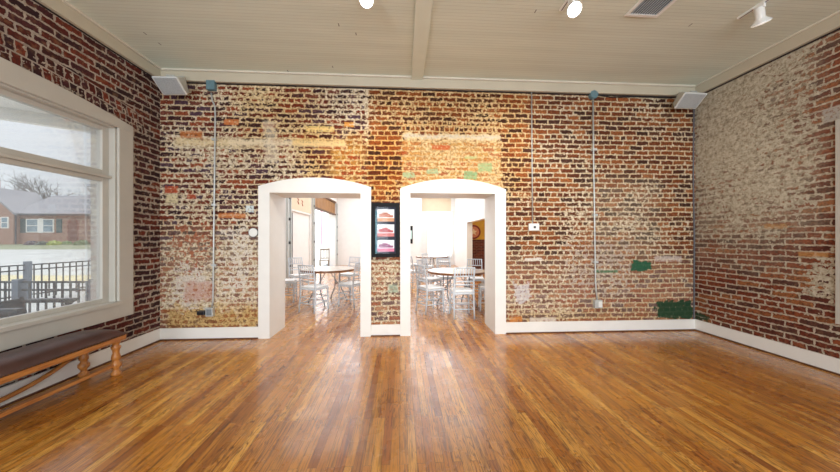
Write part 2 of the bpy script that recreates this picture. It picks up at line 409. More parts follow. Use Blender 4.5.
def wood(name, c0, c1, axis='y', rough=0.4, scale=40.0, coat=0.0):
    n = N(name)
    v, x, y, z = n.xyz()
    k = {'x': (0.08, 1, 1), 'y': (1, 0.08, 1), 'z': (1, 1, 0.08)}[axis]
    g = n.noise(n.vec(n.m('MULTIPLY', x, k[0]), n.m('MULTIPLY', y, k[1]), n.m('MULTIPLY', z, k[2])), scale, 4, 0.6, 0.3)
    n.bsdf(n.cramp(g, [(0.3, rgb(*c0)), (0.7, rgb(*c1))]), rough, n.bump(g, 0.0008, 0.5), coat=coat)
    return n.mat
M['oak'] = wood('honey_oak', (150, 86, 36), (206, 140, 72), 'y', 0.35)
M['oak_turned'] = wood('honey_oak_turned', (146, 84, 34), (204, 136, 68), 'z', 0.35)
M['table_wood'] = wood('table_edge_wood', (104, 62, 34), (150, 98, 58), 'x', 0.35)
M['patio_wood'] = wood('patio_chair_wood', (120, 108, 96), (164, 150, 134), 'z', 0.6)
M['header_wood'] = wood('brown_boards', (120, 80, 40), (170, 122, 68), 'z', 0.6)
M['beam_wood'] = wood('dark_beam_wood', (70, 44, 24), (110, 72, 40), 'y', 0.6)
M['table_top'] = plain('pale_laminate', rgb(208, 196, 182), 0.18, nscale=8, var=0.03)
M['chair_white'] = plain('white_chair_paint', rgb(212, 220, 228), 0.35, nscale=20, var=0.03)
M['cushion'] = plain('ivory_cushion', rgb(240, 240, 238), 0.8, nscale=60, var=0.04, bumpd=0.002)
M['table_steel'] = plain('grey_table_steel', rgb(150, 158, 166), 0.4, metallic=0.3, nscale=30, var=0.1)
M['iron'] = plain('black_iron', rgb(26, 29, 34), 0.5, nscale=30, var=0.15)
M['fence_post'] = plain('grey_blue_post', rgb(96, 106, 118), 0.5, nscale=30, var=0.1)
def leather_mat():
    n = N('brown_leather')
    v, x, y, z = n.xyz()
    vo = n.new('ShaderNodeTexVoronoi'); n.put(vo.inputs['Vector'], v); vo.inputs['Scale'].default_value = 220
    f = n.noise(v, 5.0, 4)
    n.bsdf(n.cramp(f, [(0.3, rgb(58, 34, 30)), (0.7, rgb(84, 54, 48))]), 0.36, n.bump(vo.outputs['Distance'], 0.0012, 0.5), spec=0.5)
    return n.mat
M['leather'] = leather_mat()
M['brass_nail'] = plain('antique_nail', rgb(110, 74, 40), 0.4, metallic=0.7, nscale=50, var=0.2)
M['dark_web'] = plain('dark_bench_underside', rgb(34, 24, 22), 0.9, nscale=50, var=0.1)
def glass_mat(name, haze, hcol, tint=(255, 255, 255), refl=0.55):
    n = N(name)
    v, x, y, z = n.xyz()
    tr = n.new('ShaderNodeBsdfTransparent'); tr.inputs[0].default_value = rgb(*tint)
    gl = n.new('ShaderNodeBsdfGlossy'); gl.inputs['Roughness'].default_value = 0.03
    gl.inputs[0].default_value = (1, 1, 1, 1)
    fr = n.new('ShaderNodeFresnel'); fr.inputs[0].default_value = 1.4
    mx = n.new('ShaderNodeMixShader'); n.put(mx.inputs[0], n.m('MULTIPLY', fr.outputs[0], refl)); n.t.links.new(tr.outputs[0], mx.inputs[1]); n.t.links.new(gl.outputs[0], mx.inputs[2])
    df = n.new('ShaderNodeBsdfDiffuse'); n.put(df.inputs[0], n.cramp(n.noise(v, 3.0, 3), [(0.3, tuple(k * 0.9 for k in rgb(*hcol)[:3]) + (1,)), (0.7, rgb(*hcol))]))
    tl = n.new('ShaderNodeBsdfTranslucent'); tl.inputs[0].default_value = rgb(*hcol)
    ad = n.new('ShaderNodeMixShader'); ad.inputs[0].default_value = 0.6
    n.t.links.new(df.outputs[0], ad.inputs[1]); n.t.links.new(tl.outputs[0], ad.inputs[2])
    m2 = n.new('ShaderNodeMixShader'); m2.inputs[0].default_value = haze
    n.t.links.new(mx.outputs[0], m2.inputs[1]); n.t.links.new(ad.outputs[0], m2.inputs[2])
    n.t.links.new(m2.outputs[0], n.out.inputs[0])
    return n.mat
M['glass'] = glass_mat('window_glass', 0.09, (220, 224, 226))
M['clear_glass'] = glass_mat('clear_glass', 0.0, (255, 255, 255), refl=0.25)
def sheer_mat():
    n = N('sheer_curtain')
    v, x, y, z = n.xyz()
    f = n.noise(n.vec(n.m('MULTIPLY', x, 1.0), y, n.m('MULTIPLY', z, 0.02)), 22.0, 2)
    col = n.cramp(f, [(0.3, rgb(226, 232, 238)), (0.7, rgb(252, 252, 252))])
    d = n.new('ShaderNodeBsdfDiffuse'); n.put(d.inputs[0], col)
    t = n.new('ShaderNodeBsdfTranslucent'); n.put(t.inputs[0], col)
    mx = n.new('ShaderNodeMixShader'); mx.inputs[0].default_value = 0.5
    n.t.links.new(d.outputs[0], mx.inputs[1]); n.t.links.new(t.outputs[0], mx.inputs[2]); n.t.links.new(mx.outputs[0], n.out.inputs[0])
    return n.mat
M['sheer'] = sheer_mat()

# ------------------------------------------------------------------ mesh builder
class MB:
    def __init__(s): s.bm = bmesh.new()
    def box(s, x0, x1, y0, y1, z0, z1, mtx=None):
        vs = [s.bm.verts.new(p) for p in ((x0, y0, z0), (x1, y0, z0), (x1, y1, z0), (x0, y1, z0), (x0, y0, z1), (x1, y0, z1), (x1, y1, z1), (x0, y1, z1))]
        for f in ((0, 3, 2, 1), (4, 5, 6, 7), (0, 1, 5, 4), (1, 2, 6, 5), (2, 3, 7, 6), (3, 0, 4, 7)):
            s.bm.faces.new([vs[i] for i in f])
        if mtx is not None: bmesh.ops.transform(s.bm, matrix=mtx, verts=vs)
        return s
    def hexa(s, pts):
        vs = [s.bm.verts.new(p) for p in pts]
        for f in ((0, 3, 2, 1), (4, 5, 6, 7), (0, 1, 5, 4), (1, 2, 6, 5), (2, 3, 7, 6), (3, 0, 4, 7)):
            s.bm.faces.new([vs[i] for i in f])
        return s
    def prism(s, pts, vec):
        vec = Vector(vec)
        a = [s.bm.verts.new(p) for p in pts]
        b = [s.bm.verts.new(Vector(p) + vec) for p in pts]
        s.bm.faces.new(a[::-1]); s.bm.faces.new(b)
        k = len(pts)
        for i in range(k):
            s.bm.faces.new((a[i], a[(i + 1) % k], b[(i + 1) % k], b[i]))
        return s
    def tube(s, pts, r, n=8, caps=True):
        pts = [Vector(p) for p in pts]
        rs = r if isinstance(r, (list, tuple)) else [r] * len(pts)
        rings = []
        up = None
        for i, p in enumerate(pts):
            t = (pts[min(i + 1, len(pts) - 1)] - pts[max(i - 1, 0)]).normalized()
            if up is None:
                up = Vector((0, 0, 1)) if abs(t.z) < 0.9 else Vector((1, 0, 0))
            side = t.cross(up).normalized(); up = side.cross(t).normalized()
            rings.append([s.bm.verts.new(p + (side * math.cos(2 * PI * k / n) + up * math.sin(2 * PI * k / n)) * rs[i]) for k in range(n)])
        for a, b in zip(rings, rings[1:]):
            for k in range(n):
                s.bm.faces.new((a[k], a[(k + 1) % n], b[(k + 1) % n], b[k]))
        if caps:
            s.bm.faces.new(rings[0][::-1]); s.bm.faces.new(rings[-1])
        return s
    def lathe(s, prof, origin=(0, 0, 0), mtx=None, n=20):
        rings = []
        vs = []
        for r, z in prof:
            ring = [s.bm.verts.new((origin[0] + r * math.cos(2 * PI * k / n), origin[1] + r * math.sin(2 * PI * k / n), origin[2] + z)) for k in range(n)]
            rings.append(ring); vs += ring
        for a, b in zip(rings, rings[1:]):
            for k in range(n):
                s.bm.faces.new((a[k], a[(k + 1) % n], b[(k + 1) % n], b[k]))
        s.bm.faces.new(rings[0][::-1]); s.bm.faces.new(rings[-1])
        if mtx is not None: bmesh.ops.transform(s.bm, matrix=mtx, verts=vs)
        return s
    def build(s, name, mat, parent=None, smooth=False, bevel=0.0, segs=2):
        bmesh.ops.recalc_face_normals(s.bm, faces=s.bm.faces[:])
        me = bpy.data.meshes.new(name)
        s.bm.to_mesh(me); s.bm.free()
        me.materials.append(mat)
        if smooth:
            for p in me.polygons: p.use_smooth = True
        o = bpy.data.objects.new(name, me)
        C.objects.link(o)
        if parent is not None: o.parent = parent
        if bevel:
            b = o.modifiers.new('bevel', 'BEVEL'); b.width = bevel; b.segments = segs; b.limit_method = 'ANGLE'
        return o

def tag(o, label=None, cat=None, group=None, kind=None):
    if label: o['label'] = label
    if cat: o['category'] = cat
    if group: o['group'] = group
    if kind: o['kind'] = kind
    return o
def empty(name, loc=(0, 0, 0), rz=0.0):
    o = bpy.data.objects.new(name, None)
    C.objects.link(o); o.location = loc; o.rotation_euler = (0, 0, rz); o.empty_display_size = 0.1
    return o
def thing(name, label, cat, loc=(0, 0, 0), rz=0.0, group=None):
    return tag(empty(name, loc, rz), label, cat, group)
def struct(mb, name, mat, label=None, cat=None, **kw):
    o = mb.build(name, mat, **kw)
    o['kind'] = 'structure'
    if label: o['label'] = label
    if cat: o['category'] = cat
    return o
def children(o): return [c for c in list(o.children)]
def copy_tree(o, label, group=None):
    r = o.copy(); C.objects.link(r); r['label'] = label
    if group: r['group'] = group
    for ch in children(o):
        c = ch.copy(); C.objects.link(c); c.parent = r
        for g in children(ch):
            d = g.copy(); C.objects.link(d); d.parent = c
    return r

# ------------------------------------------------------------------ room shell
struct(MB().box(XL - 0.05, 7.2, YFRONT - 0.1, YFAR + 0.3, -0.12, 0.0), 'floor', M['floor'], 'golden oak strip floor running through both rooms', 'floor')
struct(MB().box(XL - 0.6, XR + 0.5, YFRONT - 0.3, YB2, ZC, ZC + 0.12), 'ceiling', M['ceiling'], 'taupe painted beadboard ceiling over the brick room', 'ceiling')
struct(MB().box(XL - 0.6, 7.2, YB2, YFAR + 0.4, ZC, ZC + 0.12), 'ceiling_dining', M['plaster'], 'white ceiling of the dining room behind the doorways', 'ceiling')

# door openings (px of the photo, on the wall face)
class Dr: pass
def door_dims(pxo1, pxi1, pxi2, pxo2, py_in, py_spring, py_peak):
    d = Dr()
    d.o1, d.i1, d.i2, d.o2 = bk(pxo1, 300).x, bk(pxi1, 300).x, bk(pxi2, 300).x, bk(pxo2, 300).x
    mid = (pxi1 + pxi2) / 2
    d.zin = bk(mid, py_in).z; d.zs = bk(mid, py_spring).z; d.zp = bk(mid, py_peak).z
    return d
D1 = door_dims(259.3, 270.6, 360.8, 371.2, 193.3, 187.0, 178.0)
D2 = door_dims(400.2, 410.3, 494.5, 505.2, 193.7, 189.3, 179.3)
w = MB()
w.box(XL - 0.5, D1.i1 - 0.02, D, YB2, 0, ZC)
w.box(D1.i2 + 0.02, seam, D, YB2, 0, ZC)
w.box(D1.i1 - 0.02, D1.i2 + 0.02, D, YB2, D1.zin + 0.02, ZC)
struct(w, 'wall_back', M['brick_back_left'], 'blotchy dark red and cream brick around the left doorway', 'wall')
w = MB()
w.box(seam, D2.i1 - 0.02, D, YB2, 0, ZC)
w.box(D2.i2 + 0.02, XR + 0.4, D, YB2, 0, ZC)
w.box(D2.i1 - 0.02, D2.i2 + 0.02, D, YB2, D2.zin + 0.02, ZC)
struct(w, 'wall_back.001', M['brick_back_right'], 'orange-brown brick around and right of the right doorway', 'wall')
for i, d in ((1, D1), (2, D2)):
    root = empty('door_%d' % i); root['kind'] = 'structure'
    root['label'] = ('left' if i == 1 else 'right') + ' open doorway with white arched casing in the brick wall'; root['category'] = 'doorway'
    pr = 0.035
    m = MB()
    m.box(d.o1, d.i1, D - pr, D, 0, d.zin)
    m.box(d.i2, d.o2, D - pr, D, 0, d.zin)
    pts = [(d.o1, D, d.zin), (d.o2, D, d.zin)]
    K = 24
    half = (d.o2 - d.o1) / 2; xc = (d.o1 + d.o2) / 2; rise = d.zp - d.zs
    R = (half * half + rise * rise) / (2 * rise)
    for k in range(K + 1):
        xx = d.o2 - (d.o2 - d.o1) * k / K
        pts.append((xx, D, d.zp - R + math.sqrt(R * R - (xx - xc) ** 2)))
    m.prism(pts, (0, -pr, 0))
    m.build('casing', M['white'], root)
    j = MB()
    j.box(d.i1 - 0.02, d.i1, D, YB2 + 0.02, 0, d.zin)
    j.box(d.i2, d.i2 + 0.02, D, YB2 + 0.02, 0, d.zin)
    j.box(d.i1 - 0.02, d.i2 + 0.02, D, YB2 + 0.02, d.zin, d.zin + 0.02)
    j.build('jamb_lining', M['white'], root)

def window_wall(name, x_in, x_out, w, mat, label):
    """side wall with one window opening; w holds the casing's outline"""
    yi0, yi1, zi0, zi1 = w['y0'] + 0.19, w['y1'] - 0.19, w['zb'] + 0.19, w['zi']
    a, b = min(x_in, x_out), max(x_in, x_out)
    m = MB()
    m.box(a, b, YFRONT - 0.3, yi0, 0, ZC); m.box(a, b, yi1, D, 0, ZC)
    m.box(a, b, yi0, yi1, 0, zi0); m.box(a, b, yi0, yi1, zi1, ZC)
    struct(m, name, mat, label, 'wall')
WIN_L['zi'] = 2.745
WIN_R = dict(y0=-0.22, y1=2.885, yc=1.33, zp=2.80, R=9.1, zb=0.53, zi=2.58)
window_wall('wall_left', XL, XL - 0.28, WIN_L, M['brick_left'], 'dark red brick wall with the big window')
window_wall('wall_right', XR, XR + 0.4, WIN_R, M['brick_right'], 'plaster-smeared brick wall on the right side')

def window(name, x, sgn, w, rail_z, label):
    """sgn = +1: room lies at +x of the wall face"""
    root = empty(name); root['kind'] = 'structure'; root['label'] = label; root['category'] = 'window'
    yi0, yi1, zi0, zi1 = w['y0'] + 0.19, w['y1'] - 0.19, w['zb'] + 0.19, w['zi']
    X = lambda a, b: (min(x + sgn * a, x + sgn * b), max(x + sgn * a, x + sgn * b))
    m = MB()
    m.box(*X(0, 0.03), w['y0'], yi0, w['zb'], zi1)
    m.box(*X(0, 0.03), yi1, w['y1'], w['zb'], zi1)
    m.box(*X(0, 0.03), yi0, yi1, w['zb'], zi0 - 0.03)
    pts = [(x, w['y0'], zi1), (x, w['y1'], zi1)]
    for k in range(21):
        yy = w['y1'] - (w['y1'] - w['y0']) * k / 20
        pts.append((x, yy, w['zp'] - (yy - w['yc']) ** 2 / (2 * w['R'])))
    m.prism(pts, (sgn * 0.03, 0, 0))
    m.build('casing', M['window_paint'], root, bevel=0.004)
    MB().box(*X(-0.11, 0.055), yi0 - 0.02, yi1 + 0.02, zi0 - 0.03, zi0 + 0.012).build('sill', M['window_paint'], root, bevel=0.005)
    j = MB()
    dep = 0.27 if sgn > 0 else 0.36
    j.box(*X(-dep, 0.0), yi0 - 0.001, yi0 + 0.02, zi0, zi1); j.box(*X(-dep, 0.0), yi1 - 0.02, yi1 + 0.001, zi0, zi1)
    j.box(*X(-dep, 0.0), yi0, yi1, zi1 - 0.02, zi1 + 0.001); j.box(*X(-dep, -0.1), yi0, yi1, zi0 - 0.001, zi0 + 0.015)
    j.build('jamb_lining', M['window_paint'], root)
    a, b = yi0 + 0.02, yi1 - 0.02
    zt = zi1 - 0.02
    for nm, z0, z1, dx in (('sash', zi0 - 0.001, rail_z, 0.0), ('transom', rail_z + 0.03, zt, 0.0)):
        f = MB()
        st = 0.075
        f.box(*X(-0.12, -0.07), a, a + st, z0, z1); f.box(*X(-0.12, -0.07), b - st, b, z0, z1)
        f.box(*X(-0.12, -0.07), a + st, b - st, z0, z0 + 0.06); f.box(*X(-0.12, -0.07), a + st, b - st, z1 - 0.045, z1)
        fo = f.build(nm, M['window_paint'], root, bevel=0.004)
        g = MB().box(*X(-0.099, -0.094), a + st - 0.01, b - st + 0.01, z0 + 0.05, z1 - 0.035).build('pane', M['glass'], fo)
    MB().box(*X(-0.13, -0.03), a, b, rail_z, rail_z + 0.03).build('mullion', M['window_paint'], root, bevel=0.004)
    return (yi0, yi1, zi0, zi1)
wl = window('window_1', XL, 1, WIN_L, 2.13, 'large two-light window with pale wide casing over the bench')
wr = window('window_2', XR, -1, WIN_R, 2.05, 'window casing cut off at the right picture edge')

# unseen front wall behind the camera, its shop windows added for light
m = MB()
FW = [(-2.9, -0.5), (0.3, 2.0), (2.6, 4.2)]
xs = [XL - 0.5] + [k for a in FW for k in a] + [XR + 0.4]
for k in range(0, len(xs), 2):
    m.box(xs[k], xs[k + 1], YFRONT - 0.3, YFRONT, 0, ZC)
for a, b in FW:
    m.box(a, b, YFRONT - 0.3, YFRONT, 0, 0.5); m.box(a, b, YFRONT - 0.3, YFRONT, 3.2, ZC)
struct(m, 'wall_front', M['brick_right'], 'front wall with shop windows', 'wall')
for k, (a, b) in enumerate(FW):
    root = empty('window_%d' % (k + 3)); root['kind'] = 'structure'
    f = MB()
    f.box(a, a + 0.06, YFRONT - 0.2, YFRONT - 0.1, 0.5, 3.2); f.box(b - 0.06, b, YFRONT - 0.2, YFRONT - 0.1, 0.5, 3.2)
    f.box(a, b, YFRONT - 0.2, YFRONT - 0.1, 0.5, 0.58); f.box(a, b, YFRONT - 0.2, YFRONT - 0.1, 3.12, 3.2); f.box(a, b, YFRONT - 0.2, YFRONT - 0.1, 2.4, 2.46)
    f.build('window_frame', M['window_paint'], root)

# crown boards, ceiling beam board, baseboards
def crown(name, mb1, mb2, mb3):
    o = struct(mb1, name, M['taupe'], bevel=0.004)
    mb2.build('bead', M['taupe_light'], o, bevel=0.006)
    mb3.build('gap_strip', M['gap'], o)  # dark strip standing in for the shadow at the brick's top
ZB = 3.625
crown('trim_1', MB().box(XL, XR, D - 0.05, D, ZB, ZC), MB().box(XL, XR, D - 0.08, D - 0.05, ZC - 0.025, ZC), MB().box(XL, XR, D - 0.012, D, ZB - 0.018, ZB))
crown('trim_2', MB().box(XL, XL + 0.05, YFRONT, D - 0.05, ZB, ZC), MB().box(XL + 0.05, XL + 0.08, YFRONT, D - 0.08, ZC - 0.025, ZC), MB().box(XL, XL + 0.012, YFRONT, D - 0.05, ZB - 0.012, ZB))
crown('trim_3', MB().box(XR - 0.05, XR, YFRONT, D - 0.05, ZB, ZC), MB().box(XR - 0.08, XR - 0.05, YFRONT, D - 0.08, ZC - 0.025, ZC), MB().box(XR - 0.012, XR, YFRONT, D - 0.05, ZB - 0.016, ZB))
bx0, bx1 = bk(411, 80).x, bk(422.5, 80).x
struct(MB().box(bx0, bx1, YFRONT, D - 0.05, ZC - 0.045, ZC), 'trim_4', plain('ceiling_board_paint', rgb(218, 223, 208), 0.5, nscale=4, var=0.03), 'flat painted board crossing the ceiling', 'trim', bevel=0.005)

HB = 0.165
def base(name, p0, p1, nrm, label):
    """baseboard along p0-p1, nrm points into the room"""
    p0, p1, nrm = Vector(p0), Vector(p1), Vector(nrm)
    def slab(a, b, z0, z1):
        q = [p0 + nrm * a, p1 + nrm * a, p1 + nrm * b, p0 + nrm * b]
        return MB().prism([(v.x, v.y, z0) for v in q], (0, 0, z1 - z0))
    o = struct(slab(0, 0.022, 0, HB), name, M['white'], label, 'baseboard', bevel=0.004)
    slab(0.022, 0.036, 0, 0.016).build('shoe_moulding', M['dark_wood'], o)
base('baseboard_back', (XL, D, 0), (D1.o1, D, 0), (0, -1, 0), 'white baseboard under the left part of the back wall')
base('baseboard_back.001', (D1.o2, D, 0), (D2.o1, D, 0), (0, -1, 0), 'short white baseboard between the two doorways')
base('baseboard_back.002', (D2.o2, D, 0), (XR, D, 0), (0, -1, 0), 'white baseboard under the right part of the back wall')
base('baseboard_left', (XL, YFRONT, 0), (XL, D - 0.022, 0), (1, 0, 0), 'white baseboard behind the bench')
base('baseboard_right', (XR, YFRONT, 0), (XR, D - 0.022, 0), (-1, 0, 0), 'white baseboard along the right brick wall')

# ------------------------------------------------------------------ dining room beyond
yL = lambda px: -XL * 300.0 / (402.0 - px)          # along the left wall
Y1, Y2, Y3, Y4 = yL(293), yL(313), yL(315.5), 15.55
m = MB()
m.box(XL - 0.35, XL, YB2, Y1, 0, ZC)
m.box(XL - 0.35, XL, Y2, Y3, 0, ZC)
m.box(XL - 0.35, XL, Y4, YFAR + 0.3, 0, ZC)
m.box(XL - 0.35, XL, Y3, Y4, 3.2, ZC)
struct(m, 'wall_dining_left', M['plaster'], 'white wall with openings on the left of the dining room', 'wall')
m = MB(); m.box(XL - 0.35, XL + 0.005, Y1, Y2, 2.33, ZC)
o = struct(m, 'wall_beige_panel', M['beige'], 'beige wall panel over the white side door', 'wall')
q = MB()
for yy, zz_ in ((9.95, 2.62), (10.35, 2.60)):         # two little red marks painted on the panel
    q.tube([(XL + 0.012, yy, zz_ + 0.10), (XL + 0.012, yy + 0.1, zz_ + 0.06), (XL + 0.012, yy + 0.02, zz_), (XL + 0.012, yy + 0.12, zz_ - 0.08)], 0.014, 6)
q.build('red_marks', plain('faded_red_paint', rgb(196, 110, 84), 0.7), o)
dr = empty('door_3'); dr['kind'] = 'structure'; dr['label'] = 'white side door under the beige panel'; dr['category'] = 'door'
MB().box(XL - 0.12, XL - 0.06, Y1 + 0.30, Y2 - 0.05, 0.0, 2.3).build('leaf', M['plaster'], dr, bevel=0.005)
MB().box(XL - 0.13, XL - 0.03, Y1 + 0.14, Y1 + 0.30, 0.0, 2.22).build('edge_strip', M['black_plastic'], dr)
m = MB(); m.box(XL - 0.2, XL, Y1, Y1 + 0.13, 0, 2.33); m.box(XL - 0.2, XL, Y2 - 0.06, Y2, 0, 2.33); m.box(XL - 0.2, XL, Y1, Y2, 2.27, 2.33)
m.build('door_frame', M['plaster'], dr)
# brown boards over the wide opening
m = MB()
k = 0
yy = Y3
while yy < Y4 - 0.05:
    m.box(XL - 0.12, XL - 0.02, yy, min(yy + 0.5, Y4) - 0.02, 2.63, 3.2); yy += 0.5
o = struct(m, 'trim_5', M['header_wood'], 'brown board header over the wide opening', 'trim')
MB().box(XL - 0.14, XL + 0.03, Y3, Y4, 2.60, 2.65).build('bottom_rail', M['beam_wood'], o)
MB().box(XL - 0.14, XL + 0.03, Y3, Y4, 3.2, 3.28).build('top_rail', M['beam_wood'], o)
# steel tracks on the wall
for pxa, nm in ((290.5, 'nearest the doorway'), (314.3, 'between the side door and the wide opening'), (339.3, 'in the far corner')):
    Y = yL(pxa) if pxa < 330 else Y4 + 0.1
    t = thing('door_track', 'grey steel door track %s' % nm, 'track', (XL, Y, 0), 0, 'steel door tracks')
    hw = 0.13 if pxa < 300 else 0.10
    m = MB(); m.box(0.001, 0.035, -hw, hw, 0, 3.2); m.box(0.035, 0.07, -hw, -hw + 0.03, 0, 3.2); m.box(0.035, 0.07, hw - 0.03, hw, 0, 3.2)
    m.build('channel', M['galv'], t)
    for zb in (0.55, 1.25, 1.95, 2.6):
        MB().box(0.035, 0.08, -0.045, 0.045, zb, zb + 0.08).build('bolt_plate', M['black_plastic'], t)
# far wall with window
def xf(px): return bk(px, 240, YFAR).x
fx0, fx1, fz0, fz1 = xf(428), xf(452), 0.55, 2.76
m = MB()
m.box(XL, fx0, YFAR, YFAR + 0.3, 0, ZC); m.box(fx1, XR2 + 0.3, YFAR, YFAR + 0.3, 0, ZC)
m.box(fx0, fx1, YFAR, YFAR + 0.3, 0, fz0); m.box(fx0, fx1, YFAR, YFAR + 0.3, fz1, ZC)
struct(m, 'wall_dining_far', M['plaster'], 'bright far wall of the dining room', 'wall')
struct(MB().box(xf(422), xf(451), YFAR - 0.012, YFAR, fz1 + 0.09, ZC), 'wall_beige_band', M['beige'], 'beige band above the curtained window', 'wall')
struct(MB().box(xf(404), xf(421), YFAR - 0.35, YFAR, 0, ZC), 'pillar_dining', M['plaster'], 'white pier beside the curtained window', 'wall')
rw = empty('window_6'); rw['kind'] = 'structure'; rw['label'] = 'bright far window behind a sheer curtain'; rw['category'] = 'window'
m = MB()
m.box(fx0 - 0.1, fx0, YFAR - 0.03, YFAR + 0.02, fz0 - 0.1, fz1 + 0.1); m.box(fx1, fx1 + 0.1, YFAR - 0.03, YFAR + 0.02, fz0 - 0.1, fz1 + 0.1)
m.box(fx0, fx1, YFAR - 0.03, YFAR + 0.02, fz1, fz1 + 0.1); m.box(fx0, fx1, YFAR - 0.03, YFAR + 0.02, fz0 - 0.1, fz0)
m.build('casing', M['white'], rw)
MB().box(fx0, fx1, YFAR + 0.14, YFAR + 0.15, fz0, fz1).build('pane', M['clear_glass'], rw)
m = MB(); m.box(fx0, fx1, YFAR + 0.12, YFAR + 0.17, 1.62, 1.68); m.box(fx0, fx0 + 0.05, YFAR + 0.12, YFAR + 0.17, fz0, fz1); m.box(fx1 - 0.05, fx1, YFAR + 0.12, YFAR + 0.17, fz0, fz1)
m.build('sash', M['white'], rw)
t = thing('sheer_curtain', 'white sheer curtain hanging over the far dining room window', 'curtain', (0, 0, 0))
cm = MB()
cols = 60
for zz_a, zz_b in ((0.35, 2.72),):
    va = []
    for i in range(cols + 1):
        x_ = fx0 + 0.01 + (fx1 - fx0 - 0.02) * i / cols
        y_ = YFAR - 0.07 + 0.018 * math.sin(i * 1.25)
        va.append((cm.bm.verts.new((x_, y_, zz_a)), cm.bm.verts.new((x_, y_, zz_b))))
    for a, b in zip(va, va[1:]):
        cm.bm.faces.new((a[0], b[0], b[1], a[1]))
cm.build('fabric', M['sheer'], t, smooth=True)
MB().tube([(fx0 - 0.08, YFAR - 0.07, 2.73), (fx1 + 0.08, YFAR - 0.07, 2.73)], 0.012).build('curtain_rod', M['white_plastic'], t)
# right wall with wide opening to the ochre room
ro0, ro1, roz = 9.0, 12.75, 2.09
m = MB()
m.box(XR2, XR2 + 0.2, YB2, ro0, 0, ZC); m.box(XR2, XR2 + 0.2, ro1, YFAR, 0, ZC); m.box(XR2, XR2 + 0.2, ro0, ro1, roz, ZC)
struct(m, 'wall_dining_right', M['plaster'], 'white wall with a wide opening on the right of the dining room', 'wall')
rr = empty('door_4'); rr['kind'] = 'structure'; rr['label'] = 'wide cased opening from the dining room into the ochre room'; rr['category'] = 'doorway'
m = MB(); m.box(XR2 - 0.02, XR2, ro1, ro1 + 0.12, 0, roz + 0.1); m.box(XR2 - 0.02, XR2, ro0, ro1 + 0.12, roz, roz + 0.1); m.box(XR2 - 0.02, XR2 + 0.22, ro1 - 0.02, ro1, 0, roz)
m.build('casing', M['white'], rr)
YA = 13.6
m = MB(); m.box(XR2 + 0.2, 7.2, YA, YA + 0.2, 1.36, ZC)
struct(m, 'wall_ochre', M['yellow'], 'ochre painted wall with a round red emblem', 'wall')
def small_brick():
    n = N('red_wainscot_brick')
    v, x, y, z = n.xyz()
    b = n.new('ShaderNodeTexBrick'); n.put(b.inputs['Vector'], n.vec(n.m('ADD', x, 10.0), z))
    b.inputs['Scale'].default_value = 1.0; b.inputs['Brick Width'].default_value = 0.22; b.inputs['Row Height'].default_value = 0.075; b.inputs['Mortar Size'].default_value = 0.008
    b.inputs['Color1'].default_value = rgb(120, 52, 34); b.inputs['Color2'].default_value = rgb(88, 36, 26); b.inputs['Mortar'].default_value = rgb(120, 92, 76)
    n.bsdf(b.outputs['Color'], 0.8, n.bump(b.outputs['Fac'], -0.006))
    return n.mat
struct(MB().box(XR2 + 0.2, 7.2, YA - 0.02, YA + 0.2, 0, 1.36), 'wall_ochre_wainscot', small_brick(), 'red brick wainscot under the ochre wall', 'wall')
struct(MB().box(7.0, 7.2, YB2, YA, 0, ZC).box(XR2 + 0.2, 7.0, YB2 + 0.6, YB2 + 0.8, 0, ZC), 'wall_ochre_side', M['plaster'], 'walls of the ochre room', 'wall')
# round emblem
ec = bk(473.6, 232, YA)
t = thing('round_emblem', 'round dark red emblem with a pale star on the ochre wall', 'sign', (ec.x, YA, ec.z))
RXm = Matrix.Rotation(PI / 2, 4, 'X')
MB().lathe([(0.325, 0), (0.325, 0.02), (0.25, 0.02), (0.25, 0.012)], mtx=RXm, n=40).build('ring', plain('dark_red_enamel', rgb(128, 34, 26), 0.5), t)
MB().lathe([(0.25, 0), (0.25, 0.014), (0.19, 0.014)], mtx=RXm, n=40).build('inner_ring', plain('dusty_pink_enamel', rgb(206, 132, 96), 0.5), t)
st = []
for k in range(10):
    r_ = 0.17 if k % 2 == 0 else 0.075
    a_ = PI / 2 + k * PI / 5
    st.append((r_ * math.cos(a_), -0.014, r_ * math.sin(a_)))
MB().prism(st, (0, -0.008, 0)).build('star', plain('pale_enamel', rgb(232, 206, 170), 0.5), t)
# dark frame on the pier
t = thing('wall_picture', 'small dark framed picture on the white pier in the far dining room', 'picture', (xf(411.3), YFAR - 0.35, 1.6))
fr = MB(); fr.box(-0.22, 0.06, -0.03, 0, -0.46, -0.22); fr.box(-0.22, 0.06, -0.03, 0, 0.22, 0.46); fr.box(-0.22, -0.19, -0.03, 0, -0.22, 0.22); fr.box(0.03, 0.06, -0.03, 0, -0.22, 0.22)
fr.build('picture_frame', M['black_frame'], t)
MB().box(-0.19, 0.03, -0.015, 0, -0.22, 0.22).build('print', plain('pale_teal_print', rgb(190, 220, 214), 0.5), t)

